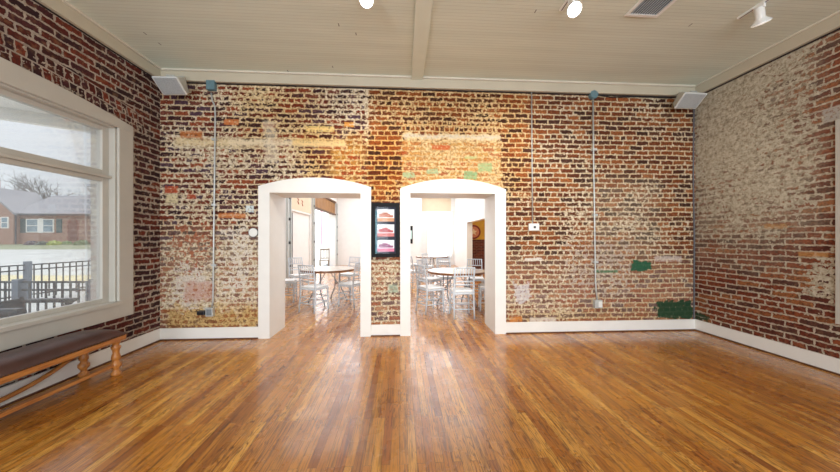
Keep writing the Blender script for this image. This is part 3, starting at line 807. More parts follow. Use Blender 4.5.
# ------------------------------------------------------------------ tables and chairs
def make_table(label, loc):
    t = thing('round_table', label, 'table', loc, random.uniform(0, 3), 'round folding tables in the dining room')
    MB().lathe([(0.70, 0.725), (0.745, 0.727), (0.75, 0.74), (0.745, 0.75), (0.3, 0.751)], n=48).build('tabletop', M['table_top'], t)
    MB().lathe([(0.752, 0.706), (0.758, 0.712), (0.758, 0.746), (0.752, 0.749)], n=48).build('edge_band', M['table_wood'], t)
    MB().lathe([(0.69, 0.712), (0.70, 0.724)], n=40).build('underside', M['table_wood'], t)
    for sx in (-1, 1):
        m = MB()
        for sy in (-1, 1):
            m.tube([(sx * 0.34, sy * 0.10, 0.72), (sx * 0.36, sy * 0.10, 0.36), (sx * 0.38, sy * 0.15, 0.25), (sx * 0.40, sy * 0.30, 0.06), (sx * 0.40, sy * 0.32, 0.0)], 0.016, 8)
        m.tube([(sx * 0.36, -0.10, 0.38), (sx * 0.36, 0.10, 0.38)], 0.012, 8)
        m.tube([(sx * 0.35, 0, 0.40), (sx * 0.05, 0, 0.70)], 0.010, 8)
        m.build('leg', M['table_steel'], t, smooth=True)
    return t

def make_chair(label):
    t = thing('chiavari_chair', label, 'chair', group='white ballroom chairs in the dining room')
    m = MB(); m.box(-0.20, 0.20, -0.19, 0.20, 0.425, 0.455); m.build('seat', M['chair_white'], t, bevel=0.01)
    m = MB(); m.box(-0.19, 0.19, -0.17, 0.19, 0.457, 0.495); m.build('cushion', M['cushion'], t, bevel=0.016, segs=3)
    def turned(p0, p1, r0, r1, k=9):
        p0, p1 = Vector(p0), Vector(p1); pts = []; rs = []
        for i in range(k * 3 + 1):
            f = i / (k * 3)
            pts.append(p0.lerp(p1, f)); rs.append((r0 + (r1 - r0) * f) * (1.25 if i % 6 == 3 else 1.0))
        return pts, rs
    for sx in (-1, 1):
        p, r = turned((sx * 0.185, 0.185, 0.0), (sx * 0.175, 0.175, 0.43), 0.013, 0.018, 5)
        MB().tube(p, r, 8).build('leg', M['chair_white'], t, smooth=True)
        pts = [(sx * 0.18, -0.225, 0.0), (sx * 0.18, -0.20, 0.2), (sx * 0.178, -0.185, 0.44), (sx * 0.176, -0.195, 0.6), (sx * 0.174, -0.225, 0.78), (sx * 0.172, -0.255, 0.915)]
        MB().tube(pts, [0.013, 0.015, 0.018, 0.016, 0.015, 0.014], 8).build('leg', M['chair_white'], t, smooth=True)
    def by(z): return -0.195 - max(0, z - 0.6) * 0.19
    for z in (0.905, 0.755, 0.66, 0.60):
        MB().tube([(-0.172, by(z), z), (0.172, by(z), z)], 0.012, 8).build('back_rail', M['chair_white'], t, smooth=True)
    m = MB()
    for i in range(6):
        xx = -0.125 + i * 0.05
        m.tube([(xx, by(0.755), 0.755), (xx, by(0.905), 0.905)], 0.008, 6)
    m.build('back_spindles', M['chair_white'], t, smooth=True)
    m = MB()
    for z in (0.17, 0.28):
        for sx in (-1, 1):
            m.tube([(sx * 0.182, 0.18, z), (sx * 0.18, -0.20, z)], 0.009, 6)
        m.tube([(-0.18, 0.18, z), (0.18, 0.18, z)], 0.009, 6)
        m.tube([(-0.18, -0.205, z), (0.18, -0.205, z)], 0.009, 6)
    m.build('stretcher', M['chair_white'], t, smooth=True)
    return t

def fl(px, z):                                       # floor point under a pixel column at a distance
    v = at(px, 238, z); return (v.x, v.y, 0.0)
T1 = make_table('round table seen through the left doorway', fl(328, 6.72))
T2 = make_table('round table nearest the right doorway', fl(456.5, 6.3))
T3 = make_table('round table at the back, near the curtained window', fl(432, 11.2))
for o in (T1, T2, T3): o.scale = (0.8, 0.8, 1.0)
chairs = [  # px, distance, facing (degrees: 0 = away from us, 90 = to the left, -90 = to the right), label
    (314.5, 5.93, -24, 'white chair with its back to us at the left doorway table'),
    (286.5, 6.75, -80, 'white chair on the left of the left doorway table, partly behind the jamb'),
    (299, 7.75, -140, 'white chair on the far left side of the left doorway table'),
    (351.5, 6.35, 60, 'white chair on the right of the left doorway table, cut by the jamb'),
    (349, 8.0, 150, 'white chair behind the right side of the left doorway table'),
    (430.5, 5.85, -63, 'white chair on the left of the right doorway table, turned toward it'),
    (461.5, 5.5, 2, 'white chair with its back to us at the right doorway table'),
    (475.5, 7.15, 172, 'white chair facing us beside the opening to the ochre room'),
    (489, 6.0, 80, 'white chair seat showing at the right jamb of the right doorway'),
    (446, 7.45, 188, 'white chair directly behind the right doorway table'),
    (430, 7.05, 225, 'white chair behind the left edge of the right doorway table'),
    (413.5, 10.9, -70, 'white chair left of the back table by the curtained window'),
    (428, 10.2, -10, 'white chair in front of the back table by the curtained window'),
    (444, 12.1, 160, 'white chair behind the back table by the curtained window'),
    (411.5, 8.7, -35, 'white chair standing alone at the left edge of the right doorway'),
]
ch0 = None
for px, z, rot, lab in chairs:
    if ch0 is None:
        o = ch0 = make_chair(lab)
    else:
        o = copy_tree(ch0, lab, 'white ballroom chairs in the dining room')
    o.location = fl(px, z); o.rotation_euler = (0, 0, math.radians(rot))

# ------------------------------------------------------------------ bench
bx_f, bx_b, by_r, by_l = -2.93, -3.335, 3.38, 1.45
t = thing('upholstered_bench', 'oak bench with brown leather cushion under the window', 'bench', ((bx_f + bx_b) / 2, (by_r + by_l) / 2, 0))
L2, W2 = (by_r - by_l) / 2, (bx_f - bx_b) / 2
m = MB()
m.box(-W2, W2, -L2, -L2 + 0.03, 0.355, 0.42); m.box(-W2, W2, L2 - 0.03, L2, 0.355, 0.42)
m.box(W2 - 0.025, W2, -L2 + 0.03, L2 - 0.03, 0.355, 0.42); m.box(-W2, -W2 + 0.025, -L2 + 0.03, L2 - 0.03, 0.355, 0.42)
m.build('apron', M['oak'], t, bevel=0.005)
MB().box(-W2 + 0.03, W2 - 0.03, -L2 + 0.035, L2 - 0.035, 0.37, 0.40).build('underside', M['dark_web'], t)
# domed cushion
m = MB()
nx, ny = 14, 40
grid = []
for i in range(nx + 1):
    row_ = []
    for k in range(ny + 1):
        a, b = i / nx * 2 - 1, k / ny * 2 - 1
        h = (max(0, 1 - abs(a) ** 2.6) ** 0.55) * (max(0, 1 - abs(b) ** 9) ** 0.5)
        row_.append(m.bm.verts.new((a * (W2 + 0.004), b * (L2 + 0.004), 0.422 + 0.085 * h)))
    grid.append(row_)
for i in range(nx):
    for k in range(ny):
        m.bm.faces.new((grid[i][k], grid[i + 1][k], grid[i + 1][k + 1], grid[i][k + 1]))
m.box(-W2 - 0.003, W2 + 0.003, -L2 - 0.003, L2 + 0.003, 0.405, 0.423)
cush = m.build('cushion', M['leather'], t, smooth=True)
m = MB()
kk = int(2 * L2 / 0.028)
for i in range(kk + 1):
    y_ = -L2 + 2 * L2 * i / kk
    m.lathe([(0.0065, 0), (0.005, 0.003), (0.002, 0.0045)], mtx=Matrix.Translation((W2 + 0.002, y_, 0.411)) @ Matrix.Rotation(PI / 2, 4, 'Y'), n=8)
for i in range(14):
    x_ = -W2 + 2 * W2 * i / 13
    m.lathe([(0.0065, 0), (0.005, 0.003), (0.002, 0.0045)], mtx=Matrix.Translation((x_, L2 + 0.002, 0.411)) @ Matrix.Rotation(-PI / 2, 4, 'X'), n=8)
o = m.build('nailhead_trim', M['brass_nail'], cush)
prof = [(0.034, 0.0), (0.042, 0.012), (0.042, 0.03), (0.030, 0.045), (0.022, 0.06), (0.030, 0.075), (0.046, 0.10), (0.046, 0.125), (0.028, 0.145), (0.026, 0.16), (0.038, 0.175),
        (0.036, 0.20), (0.027, 0.235), (0.030, 0.265), (0.040, 0.285), (0.040, 0.30), (0.024, 0.315), (0.030, 0.33), (0.038, 0.345), (0.038, 0.358)]
legs = [(W2 - 0.045, L2 - 0.07), (-W2 + 0.045, L2 - 0.07), (W2 - 0.045, -L2 + 0.07), (-W2 + 0.045, -L2 + 0.07)]
for x_, y_ in legs:
    MB().lathe(prof, origin=(x_, y_, 0), n=20).build('leg', M['oak_turned'], t, smooth=True)
for x_, in ((W2 - 0.045,),):
    m = MB(); m.box(x_ - 0.018, x_ + 0.018, -L2 + 0.07, L2 - 0.07, 0.098, 0.13)
    m.build('stretcher', M['oak'], t, bevel=0.006)
m = MB()
pts = []
for k in range(25):
    b = k / 24 * 2 - 1
    pts.append((-W2 + 0.045, b * (L2 - 0.08), 0.09 + 0.2 * abs(b) ** 2.6))
m.tube(pts, 0.02, 10)
m.build('curved_stretcher', M['oak'], t, smooth=True)

# ------------------------------------------------------------------ things on the back wall
def wall_pt(px, py, off=0.0):
    v = bk(px, py); return Vector((v.x, D - off, v.z))
def box_at(px0, py0, px1, py1, dep, name, mat, parent, off=0.0, bevel=0.003):
    a, b = bk(px0, py0), bk(px1, py1)
    return MB().box(a.x, b.x, D - off - dep, D - off, b.z, a.z).build(name, mat, parent, bevel=bevel)
# left conduit
t = thing('electrical_conduit', 'grey conduit left of the doorways running from ceiling box to outlet', 'conduit', (0, 0, 0), 0, 'conduits on the back wall')
MB().tube([wall_pt(212.6, 94, 0.03), wall_pt(213.4, 101, 0.03), wall_pt(216.2, 107, 0.03), wall_pt(216.6, 115, 0.03), wall_pt(214.4, 300, 0.03), wall_pt(213.5, 306, 0.03)], 0.011, 10).build('pipe', M['galv'], t, smooth=True)
box_at(208.6, 82, 217, 91.5, 0.06, 'junction_box', M['teal_box'], t)
ob = box_at(208, 307, 215.2, 315.5, 0.06, 'outlet_box', M['galv'], t)
box_at(209.3, 308.4, 214, 314.2, 0.006, 'outlet_face', M['grey_slot'], ob, off=0.06, bevel=0.001)
for py in (140, 205, 265):
    MB().box(*sorted((bk(213.2, py).x, bk(217.6, py).x)), D - 0.042, D, bk(215, py + 1).z, bk(215, py - 1).z).build('strap', M['galv'], t)
pl = wall_pt(204, 312, 0)
t = tag(MB().box(pl.x - 0.055, pl.x + 0.05, D - 0.075, D - 0.002, pl.z - 0.028, pl.z + 0.028).build('outlet_adapter', M['black_plastic'], bevel=0.01), 'small black power adapter beside the left outlet', 'adapter')
# thin conduit
t = thing('electrical_conduit', 'thin grey conduit right of the doorways ending at a white switch plate', 'conduit', (0, 0, 0), 0, 'conduits on the back wall')
MB().tube([wall_pt(531, 90, 0.02), wall_pt(531.4, 150, 0.02), wall_pt(532, 224, 0.02)], 0.008, 8).build('pipe', M['galv'], t, smooth=True)
sw = box_at(528, 223.6, 538, 230.6, 0.045, 'switch_box', M['white_plastic'], t)
box_at(532.4, 226.2, 534.4, 228.2, 0.008, 'switch_toggle', M['black_plastic'], sw, off=0.045, bevel=0.001)
# right conduit
t = thing('electrical_conduit', 'grey conduit on the right brick panel from teal ceiling box to low outlet', 'conduit', (0, 0, 0), 0, 'conduits on the back wall')
MB().tube([wall_pt(591.8, 100, 0.03), wall_pt(592.2, 150, 0.03), wall_pt(594.2, 280, 0.03), wall_pt(594.8, 290, 0.03), wall_pt(596, 300, 0.03)], 0.011, 10).build('pipe', M['galv'], t, smooth=True)
v = bk(592, 96)
MB().lathe([(0.064, 0), (0.064, 0.06), (0.058, 0.066)], mtx=Matrix.Translation((v.x, D, v.z)) @ Matrix.Rotation(PI / 2, 4, 'X'), n=8).build('junction_box', M['teal_box'], t)
ob = box_at(592.6, 299.5, 600, 307.2, 0.06, 'outlet_box', M['galv'], t)
box_at(596, 300.6, 599.6, 306.3, 0.006, 'outlet_face', M['white_plastic'], ob, off=0.06, bevel=0.001)
for py in (150, 215, 262):
    MB().box(bk(591.2 + (py - 100) * 0.012, py).x - 0.01, bk(594.5 + (py - 100) * 0.012, py).x + 0.005, D - 0.042, D, bk(592, py + 1).z, bk(592, py - 1).z).build('strap', M['galv'], t)
# dark cable, then a thin grey line down the right corner
tag(MB().tube([wall_pt(597, 95.5, 0.02), wall_pt(610, 97.5, 0.012), wall_pt(640, 97.2, 0.012), wall_pt(671, 98.5, 0.012)], 0.008, 6).build('cable', M['black_plastic']),
    'dark cable below the crown from teal box to right speaker', 'cable')
cxx = bk(693.2, 200).x
tag(MB().tube([(cxx, D - 0.012, 3.5), (cxx - 0.01, D - 0.012, 2.4), (cxx + 0.005, D - 0.012, 1.4), (cxx, D - 0.012, 0.17)], 0.011, 6).build('corner_cable', plain('grey_cable', rgb(96, 96, 100), 0.6)),
    'grey cable running down the right corner of the brick room', 'cable')
v = bk(253.5, 232.5)
t = thing('wall_plate', 'small round white cover plate left of the left doorway', 'cover plate', (v.x, D, v.z))
MB().lathe([(0.062, 0), (0.062, 0.012), (0.056, 0.018), (0.01, 0.02)], mtx=RXm, n=24).build('plate', M['white_plastic'], t)
MB().lathe([(0.072, 0), (0.070, 0.008)], mtx=RXm, n=24).build('rim', M['black_plastic'], t)

# framed photos between the doorways
a, b = bk(371.6, 203), bk(399.6, 257)
cx, cz, hw, hh = (a.x + b.x) / 2, (a.z + b.z) / 2, (b.x - a.x) / 2, (a.z - b.z) / 2
t = thing('picture_frame', 'black framed set of three photos hanging between the doorways', 'picture frame', (cx, D, cz))
f = MB()
bd = 0.055
f.box(-hw, -hw + bd, -0.04, 0, -hh, hh); f.box(hw - bd, hw, -0.04, 0, -hh, hh); f.box(-hw + bd, hw - bd, -0.04, 0, -hh, -hh + bd); f.box(-hw + bd, hw - bd, -0.04, 0, hh - bd, hh)
f.build('frame', M['black_frame'], t, bevel=0.004)
MB().box(-hw + bd, hw - bd, -0.012, 0, -hh + bd, hh - bd).build('mat_board', plain('navy_mat', rgb(16, 26, 50), 0.6, nscale=12, var=0.15), t)
MB().box(-hw + bd, -hw + bd + 0.03, -0.018, -0.012, -hh + bd, hh - bd - 0.06).build('teal_margin', plain('teal_margin', rgb(50, 112, 128), 0.6, nscale=12, var=0.15), t)  # reflection in the glass, painted as a teal strip
pw0, pw1 = bk(377.5, 230).x - cx, bk(394.2, 230).x - cx
for pya, pyb, c0, c1 in ((209.5, 221.5, (182, 112, 84), (206, 150, 110)), (224.5, 236.5, (176, 76, 80), (206, 120, 118)), (240, 251.5, (150, 84, 124), (226, 130, 160))):
    z1, z0 = bk(386, pya).z - cz, bk(386, pyb).z - cz
    p = MB().box(pw0, pw1, -0.02, -0.012, z0, z1).build('photo', plain('photo_paper', rgb(238, 240, 242), 0.4), t)
    h = z1 - z0; W = pw1 - pw0
    m = MB()
    m.box(pw0 + 0.02, pw1 - 0.06, -0.0215, -0.02, z0 + h * 0.34, z0 + h * 0.62); m.box(pw0 + 0.07, pw0 + 0.15, -0.0215, -0.02, z0 + h * 0.62, z0 + h * 0.74)
    m.box(pw1 - 0.06, pw1 - 0.015, -0.0215, -0.02, z0 + h * 0.34, z0 + h * 0.52)
    m.build('pictured_building', plain('photo_building', rgb(*c0), 0.5, nscale=60, var=0.4), p)
    MB().box(pw0, pw1, -0.0212, -0.02, z0, z0 + h * 0.28).build('pictured_street', plain('photo_street', rgb(*c1), 0.5, nscale=60, var=0.2), p)
MB().box(-hw + bd, hw - bd, -0.030, -0.028, -hh + bd, hh - bd).build('glass', M['clear_glass'], t)

# ------------------------------------------------------------------ speakers in the corners
def speaker(label, fpts, bpts, gr):
    t = thing('wall_speaker', label, 'speaker', (0, 0, 0), 0, 'white wall speakers')
    F4 = [at(*p) for p in fpts]; B4 = [at(*p) for p in bpts]
    # order: TL TR BR BL
    MB().hexa([F4[3], F4[2], B4[2], B4[3], F4[0], F4[1], B4[1], B4[0]]).build('cabinet', M['speaker_white'], t, bevel=0.018, segs=3)
    cen = sum(F4, Vector()) / 4
    nrm = (F4[1] - F4[0]).cross(F4[3] - F4[0]).normalized()
    if nrm.y > 0: nrm = -nrm
    q = [cen + (p - cen) * gr for p in F4]
    MB().prism([p - nrm * 0.004 for p in q], nrm * 0.010).build('grille', M['grille'], t, bevel=0.006)
    m_ = (B4[0] + B4[1]) / 2
    MB().box(m_.x - 0.05, m_.x + 0.05, m_.y - 0.06, D - 0.001, m_.z - 0.05, m_.z - 0.01).build('bracket', M['galv'], t)
speaker('white tilted speaker in the left corner under the ceiling',
        [(150.2, 76, 3.72), (177, 76.5, 3.72), (188, 95.5, 3.95), (163, 95.5, 3.95)],
        [(161, 76.5, 4.05), (185, 76, 4.12), (189.5, 93, 4.15), (170, 93, 4.12)], 0.86)
speaker('white tilted speaker in the right corner under the ceiling',
        [(685, 92.0, 4.20), (708.6, 93.2, 4.20), (696, 109.3, 4.42), (673.5, 109.0, 4.42)],
        [(679, 91.6, 4.56), (702, 92.5, 4.50), (693, 107, 4.58), (672.2, 104, 4.62)], 0.86)

# ------------------------------------------------------------------ track lights and vent
M['lamp_on'] = emitter('lamp_glow', (1.0, 0.93, 0.80, 1), 14.0)
M['lamp_dim'] = emitter('lamp_glow_dim', (1.0, 0.95, 0.88, 1), 0.5)
lab = {0: 'track light at the top edge left of the ceiling board', 1: 'lit track light at the top right of the ceiling board', 2: 'track light nearest the right wall, lamp tilted'}
for i, X in enumerate((-0.31, 1.63, 3.58)):
    Ye = 2.99
    t = thing('track_light', lab[i], 'track light', (X, Ye, ZC), 0, 'ceiling track lights')
    MB().box(-0.018, 0.018, -1.3, 0.0, -0.02, -0.0005).build('track', M['white_plastic'], t)
    MB().box(-0.004, 0.004, -1.29, -0.01, -0.0215, -0.02).build('track_slot', M['black_plastic'], t)
    tilt = Matrix.Translation((0.0, -0.19, -0.06 if i == 2 else -0.125)) @ Matrix.Rotation(math.radians(-24 if i == 2 else 8), 4, 'Y') @ Matrix.Rotation(math.radians(12 if i == 2 else -42), 4, 'X') @ Matrix.Scale(0.86 if i == 2 else 0.72, 4)
    hd = MB()
    hd.lathe([(0.030, 0.03), (0.042, 0.02), (0.044, -0.085), (0.052, -0.105), (0.080, -0.130), (0.094, -0.148), (0.088, -0.150)], mtx=tilt, n=24)
    ho = hd.build('lamp_head', M['white_plastic'], t, smooth=True)
    MB().lathe([(0.087, -0.146), (0.074, -0.158), (0.02, -0.164)], mtx=tilt, n=24).build('bulb', M['lamp_dim'] if i == 2 else M['lamp_on'], ho, smooth=True)
    m = MB(); m.box(-0.012, 0.012, -0.235, -0.145, -0.06 if i == 2 else -0.13, -0.02)
    m.build('mount', M['white_plastic'], t)
    sl = bpy.data.lights.new('track_spot', 'SPOT'); sl.energy = (130, 130, 22, 14)[i]; sl.color = (1.0, 0.94, 0.86); sl.spot_size = math.radians(110); sl.spot_blend = 1.0; sl.shadow_soft_size = 0.12
    so = bpy.data.objects.new('track_spot', sl); C.objects.link(so)
    so.location = (X, Ye - 0.17, ZC - 0.27)
    so.rotation_euler = (math.radians(38), 0, 0)
gx0, gx1, gy0, gy1 = 2.34, 2.70, 2.62, 3.03
t = thing('air_vent', 'white louvred air vent in the ceiling', 'vent', ((gx0 + gx1) / 2, (gy0 + gy1) / 2, ZC))
hx, hy = (gx1 - gx0) / 2, (gy1 - gy0) / 2
m = MB(); bd = 0.035
m.box(-hx, hx, -hy, -hy + bd, -0.014, -0.0005); m.box(-hx, hx, hy - bd, hy, -0.014, -0.0005); m.box(-hx, -hx + bd, -hy + bd, hy - bd, -0.014, -0.0005); m.box(hx - bd, hx, -hy + bd, hy - bd, -0.014, -0.0005)
m.build('frame', M['white_plastic'], t, bevel=0.003)
MB().box(-hx + bd, hx - bd, -hy + bd, hy - bd, -0.003, -0.0005).build('backing', plain('vent_dark', rgb(120, 130, 138), 0.6), t)
m = MB()
for k in range(11):
    x_ = -hx + bd + 0.014 + k * (2 * hx - 2 * bd - 0.028) / 10
    m.box(-0.0015, 0.0015, -hy + bd, hy - bd, -0.010, 0.010, mtx=Matrix.Translation((x_, 0, -0.011)) @ Matrix.Rotation(math.radians(38), 4, 'Y'))
m.build('louvres', plain('vent_louvre', rgb(216, 222, 226), 0.45), t)

# ------------------------------------------------------------------ outside the left window
Rv = Vector((c_, -s_, 0)); Fv = Vector((s_, c_, 0))        # along the street / toward it
def gz(z): return -0.1 if z < 12 else -0.1 + (z - 12) * 0.93 / 18
def ground_mat():
    n = N('street_ground')
    v, x, y, z = n.xyz()
    dpt = n.m('ADD', n.m('MULTIPLY', x, s_), n.m('MULTIPLY', y, c_))
    f = n.noise(v, 1.2, 5)
    wob = n.m('ADD', dpt, n.m('MULTIPLY', n.noise(v, 0.3, 2), 1.0))
    pave = n.cramp(f, [(0.3, rgb(176, 176, 170)), (0.7, rgb(198, 198, 192))])
    grass = n.cramp(n.noise(v, 3.0, 4), [(0.3, rgb(120, 128, 96)), (0.7, rgb(158, 160, 128))])
    col = n.mix(n.m('MULTIPLY', n.ramp01(wob, 11.0, 11.3), n.ramp01(wob, 12.9, 12.5)), pave, rgb(200, 188, 146))
    col = n.mix(n.ramp01(wob, 24.0, 24.8), col, grass)
    n.bsdf(col, 0.9)
    return n.mat
gm = MB()
zs = [-14, 3, 12, 20, 30, 60, 110]
vs = []
for z in zs:
    h = gz(min(z, 34))
    row_ = []
    for xc in (-1, 1):
        p = Rv * (-1.35 * max(z, 3) - 70 if xc < 0 else -3.9 - 0 * z) + Fv * z
        if xc > 0:
            p = Vector((XL - 0.5, 0, 0)) + Vector((0, 1, 0)) * z
        row_.append(gm.bm.verts.new((p.x, p.y, h)))
    vs.append(row_)
for a, b in zip(vs, vs[1:]):
    gm.bm.faces.new((a[0], a[1], b[1], b[0]))
struct(gm, 'ground', ground_mat(), 'pale street and lawn outside the window', 'ground')

# brick house over the road
HZ = 30.0
hb = at(50, 244, HZ)
h = thing('brick_house', 'brick house with grey roof across the street', 'house', (hb.x, hb.y, hb.z), -TH + math.radians(4))
def hbrick():
    n = N('tan_house_brick')
    v, x, y, z = n.xyz()
    b = n.new('ShaderNodeTexBrick'); n.put(b.inputs['Vector'], n.vec(n.m('ADD', n.m('ADD', x, y), 30.0), z))
    b.inputs['Scale'].default_value = 1.0; b.inputs['Brick Width'].default_value = 0.24; b.inputs['Row Height'].default_value = 0.08; b.inputs['Mortar Size'].default_value = 0.008
    b.inputs['Color1'].default_value = rgb(164, 128, 112); b.inputs['Color2'].default_value = rgb(146, 108, 92); b.inputs['Mortar'].default_value = rgb(180, 150, 128)
    n.bsdf(b.outputs['Color'], 0.85)
    return n.mat
HBk = hbrick()
roofm = plain('grey_shingle', rgb(150, 148, 150), 0.85, nscale=14, var=0.12)
EV = 3.05
MB().box(-3.1, 9, 0, 7.0, -0.5, EV).build('front_wall', HBk, h)
m = MB(); m.prism([(-3.4, -0.35, EV - 0.02), (-3.4, 3.5, 5.3), (-3.4, 7.35, EV - 0.02), (-3.4, 7.2, EV - 0.2), (-3.4, 3.5, 5.05), (-3.4, -0.3, EV - 0.2)], (13, 0, 0))
m.build('roof', roofm, h)
GX = -5.15
gw = MB(); gw.prism([(GX - 2.4, -0.5, -0.5), (GX + 2.4, -0.5, -0.5), (GX + 2.4, -0.5, EV + 0.05), (GX, -0.5, 5.4), (GX - 2.4, -0.5, EV + 0.05)], (0, 0.6, 0))
gw.build('gable_wing', HBk, h)
m = MB()
for sg in (1, -1):
    m.prism([(GX, -0.7, 5.62), (GX + sg * 2.65, -0.7, EV), (GX + sg * 2.65, -0.7, EV - 0.2), (GX, -0.7, 5.42)], (0, 4.2, 0))
m.build('gable_roof', roofm, h)
m = MB(); m.box(-8.9, -8.4, 2.6, 3.2, 2.5, 6.9); m.build('chimney', HBk, h)
MB().box(-3.3, 9, -0.42, -0.3, EV - 0.22, EV - 0.08).build('gutter', plain('dark_gutter', rgb(84, 82, 84), 0.5), h)
MB().tube([(-2.68, -0.4, EV - 0.1), (-2.68, -0.4, -0.3)], 0.06, 6).build('downpipe', plain('dark_pipe', rgb(84, 80, 84), 0.5), h)
pane_h = plain('house_glass', rgb(132, 150, 160), 0.15, nscale=3, var=0.2)
shut = plain('dark_shutter', rgb(64, 84, 84), 0.6)
def hwin(x0, x1, z0, z1, y=0.0):
    o = MB().box(x0, x1, y - 0.06, y, z0, z1).build('window', M['white'], h)
    m = MB()
    zm = (z0 + z1) / 2
    m.box(x0 + 0.1, x1 - 0.1, y - 0.07, y - 0.06, z0 + 0.08, zm - 0.03); m.box(x0 + 0.1, x1 - 0.1, y - 0.07, y - 0.06, zm + 0.03, z1 - 0.08)
    m.build('pane', pane_h, o)
hwin(-2.15, -1.0, 1.15, 2.5); hwin(-0.65, 0.4, 1.15, 2.5); hwin(-3.85, -3.15, 1.55, 2.65, -0.5)
MB().box(-1.0, -0.65, -0.05, 0, 1.1, 2.55).build('window_mullion', M['white'], h)
for x0 in (-2.68, 0.62):
    MB().box(x0, x0 + 0.5, -0.05, 0, 1.12, 2.52).build('shutter', shut, h)
pts = [(1.75, 0, 0.3), (2.55, 0, 0.3), (2.55, 0, 1.95)] + [(2.15 + 0.4 * math.cos(a_ * PI / 8), 0, 1.95 + 0.5 * math.sin(a_ * PI / 8)) for a_ in range(1, 8)] + [(1.75, 0, 1.95)]
MB().prism(pts, (0, -0.07, 0)).build('arched_door', plain('brown_door', rgb(120, 72, 56), 0.6), h)
pts2 = [((p[0] - 2.15) * 1.25 + 2.15, 0, 0.3 + (p[2] - 0.3) * 1.06) for p in pts]
MB().prism(pts2, (0, -0.04, 0)).build('door_surround', plain('house_trim_red', rgb(150, 96, 78), 0.8), h)

def leaf_mat(name, c0, c1):
    n = N(name); v, x, y, z = n.xyz()
    f = n.noise(v, 9.0, 3)
    n.bsdf(n.cramp(f, [(0.35, rgb(*c0)), (0.65, rgb(*c1))]), 0.9, n.bump(f, 0.08))
    return n.mat
def shrub(px, z, r, label, mat, sq=0.7):
    p = at(px, 244, z)
    bm = bmesh.new()
    bmesh.ops.create_icosphere(bm, subdivisions=4, radius=1.0)
    rnd_ = random.Random(int(px * 7))
    ph = [rnd_.uniform(0, 6) for _ in range(6)]
    for v in bm.verts:
        d = v.co.normalized()
        k = 1 + 0.12 * math.sin(7 * d.x + ph[0]) * math.sin(8 * d.y + ph[1]) + 0.09 * math.sin(15 * d.z + ph[2]) * math.sin(13 * d.x + ph[3]) + rnd_.uniform(-0.06, 0.06)
        v.co = Vector((d.x * r * k, d.y * r * 0.8 * k, max(-0.1, d.z) * r * sq * k))
    mb = MB(); mb.bm.free(); mb.bm = bm
    o = mb.build('shrub', mat)
    o.location = (p.x, p.y, gz(z) + 0.03)
    return tag(o, label, 'shrub', 'shrubs in front of the brick house')
shrub(32, 28.8, 0.5, 'dark purple shrub below the house shutter', leaf_mat('purple_leaf', (70, 58, 66), (112, 96, 100)))
shrub(42.5, 28.6, 0.48, 'dark grey-green shrub below the house windows', leaf_mat('grey_leaf', (80, 84, 76), (120, 122, 108)))
shrub(54.5, 28.5, 0.55, 'bright yellow-green shrub below the right shutter', leaf_mat('lime_leaf', (132, 146, 70), (180, 186, 104)))
shrub(66.5, 29.3, 0.42, 'green shrub left of the arched house door', leaf_mat('green_leaf', (92, 116, 70), (140, 160, 100)))
shrub(82, 28.7, 0.6, 'green shrub right of the arched house door', leaf_mat('green_leaf_dark', (84, 100, 64), (124, 140, 92)))

def bare_tree(px, z, hgt, label, seed):
    p = at(px, 244, z)
    rt = random.Random(seed)
    t = thing('bare_tree', label, 'tree', (p.x, p.y, gz(30)), 0, 'bare trees behind the house')
    tr = MB(); br = MB()
    tr.tube([(0, 0, 0), (0.1, 0, hgt * 0.35), (0.0, 0.1, hgt * 0.6)], [0.28, 0.2, 0.14], 8)
    def grow(p0, d, ln, r, lev):
        p1 = p0 + d * ln
        mid = (p0 + p1) / 2 + Vector((rt.uniform(-.1, .1), rt.uniform(-.1, .1), rt.uniform(-.05, .1))) * ln
        br.tube([p0, mid, p1], [r, r * 0.8, r * 0.55], 5, caps=False)
        if lev == 0: return
        for k in range(3):
            dd = (d + Vector((rt.uniform(-.9, .9), rt.uniform(-.9, .9), rt.uniform(-.25, .6)))).normalized()
            grow(p0.lerp(p1, rt.uniform(.45, 1.0)), dd, ln * rt.uniform(.55, .8), r * 0.55, lev - 1)
    for k in range(6):
        a_ = rt.uniform(0, 6.28)
        grow(Vector((0, 0, hgt * rt.uniform(.35, .6))), Vector((math.cos(a_), math.sin(a_) * 0.7, rt.uniform(.35, 1.0))).normalized(), hgt * 0.24, 0.10, 4)
    bark = M.setdefault('bark', plain('grey_bark', rgb(112, 106, 104), 0.9))
    tr.build('trunk', bark, t); br.build('branches', bark, t)
bare_tree(2, 43, 10.5, 'bare tree behind the house at the left picture edge', 3)
bare_tree(44, 55, 13.0, 'bare tree behind the middle of the grey roof', 5)
bare_tree(78, 46, 9.5, 'bare tree behind the right end of the grey roof', 9)

# fences
def fence(label, p0, p1, ztop, zbot, npick, post_fr, post_h=0.06):
    p0, p1 = Vector((p0.x, p0.y, 0)), Vector((p1.x, p1.y, 0))
    t = thing('iron_fence', label, 'fence', p0, math.atan2(p1.y - p0.y, p1.x - p0.x), 'black iron fences outside the window')
    Ln = (p1 - p0).length
    for zr in (ztop, ztop - 0.12, zbot + 0.12):
        MB().box(0, Ln, -0.012, 0.012, zr - 0.03, zr).build('rail', M['iron'], t)
    m = MB()
    for k in range(npick + 1):
        x_ = Ln * k / npick
        m.box(x_ - 0.010, x_ + 0.010, -0.010, 0.010, zbot, ztop - 0.002)
    m.build('pickets', M['iron'], t)
    for f_ in post_fr:
        MB().box(Ln * f_ - 0.05, Ln * f_ + 0.05, -0.05, 0.05, zbot - 0.06, ztop + post_h).build('post', M['fence_post'], t)
a = at(-60, 281, 4.6); b = at(95, 281, 4.6)
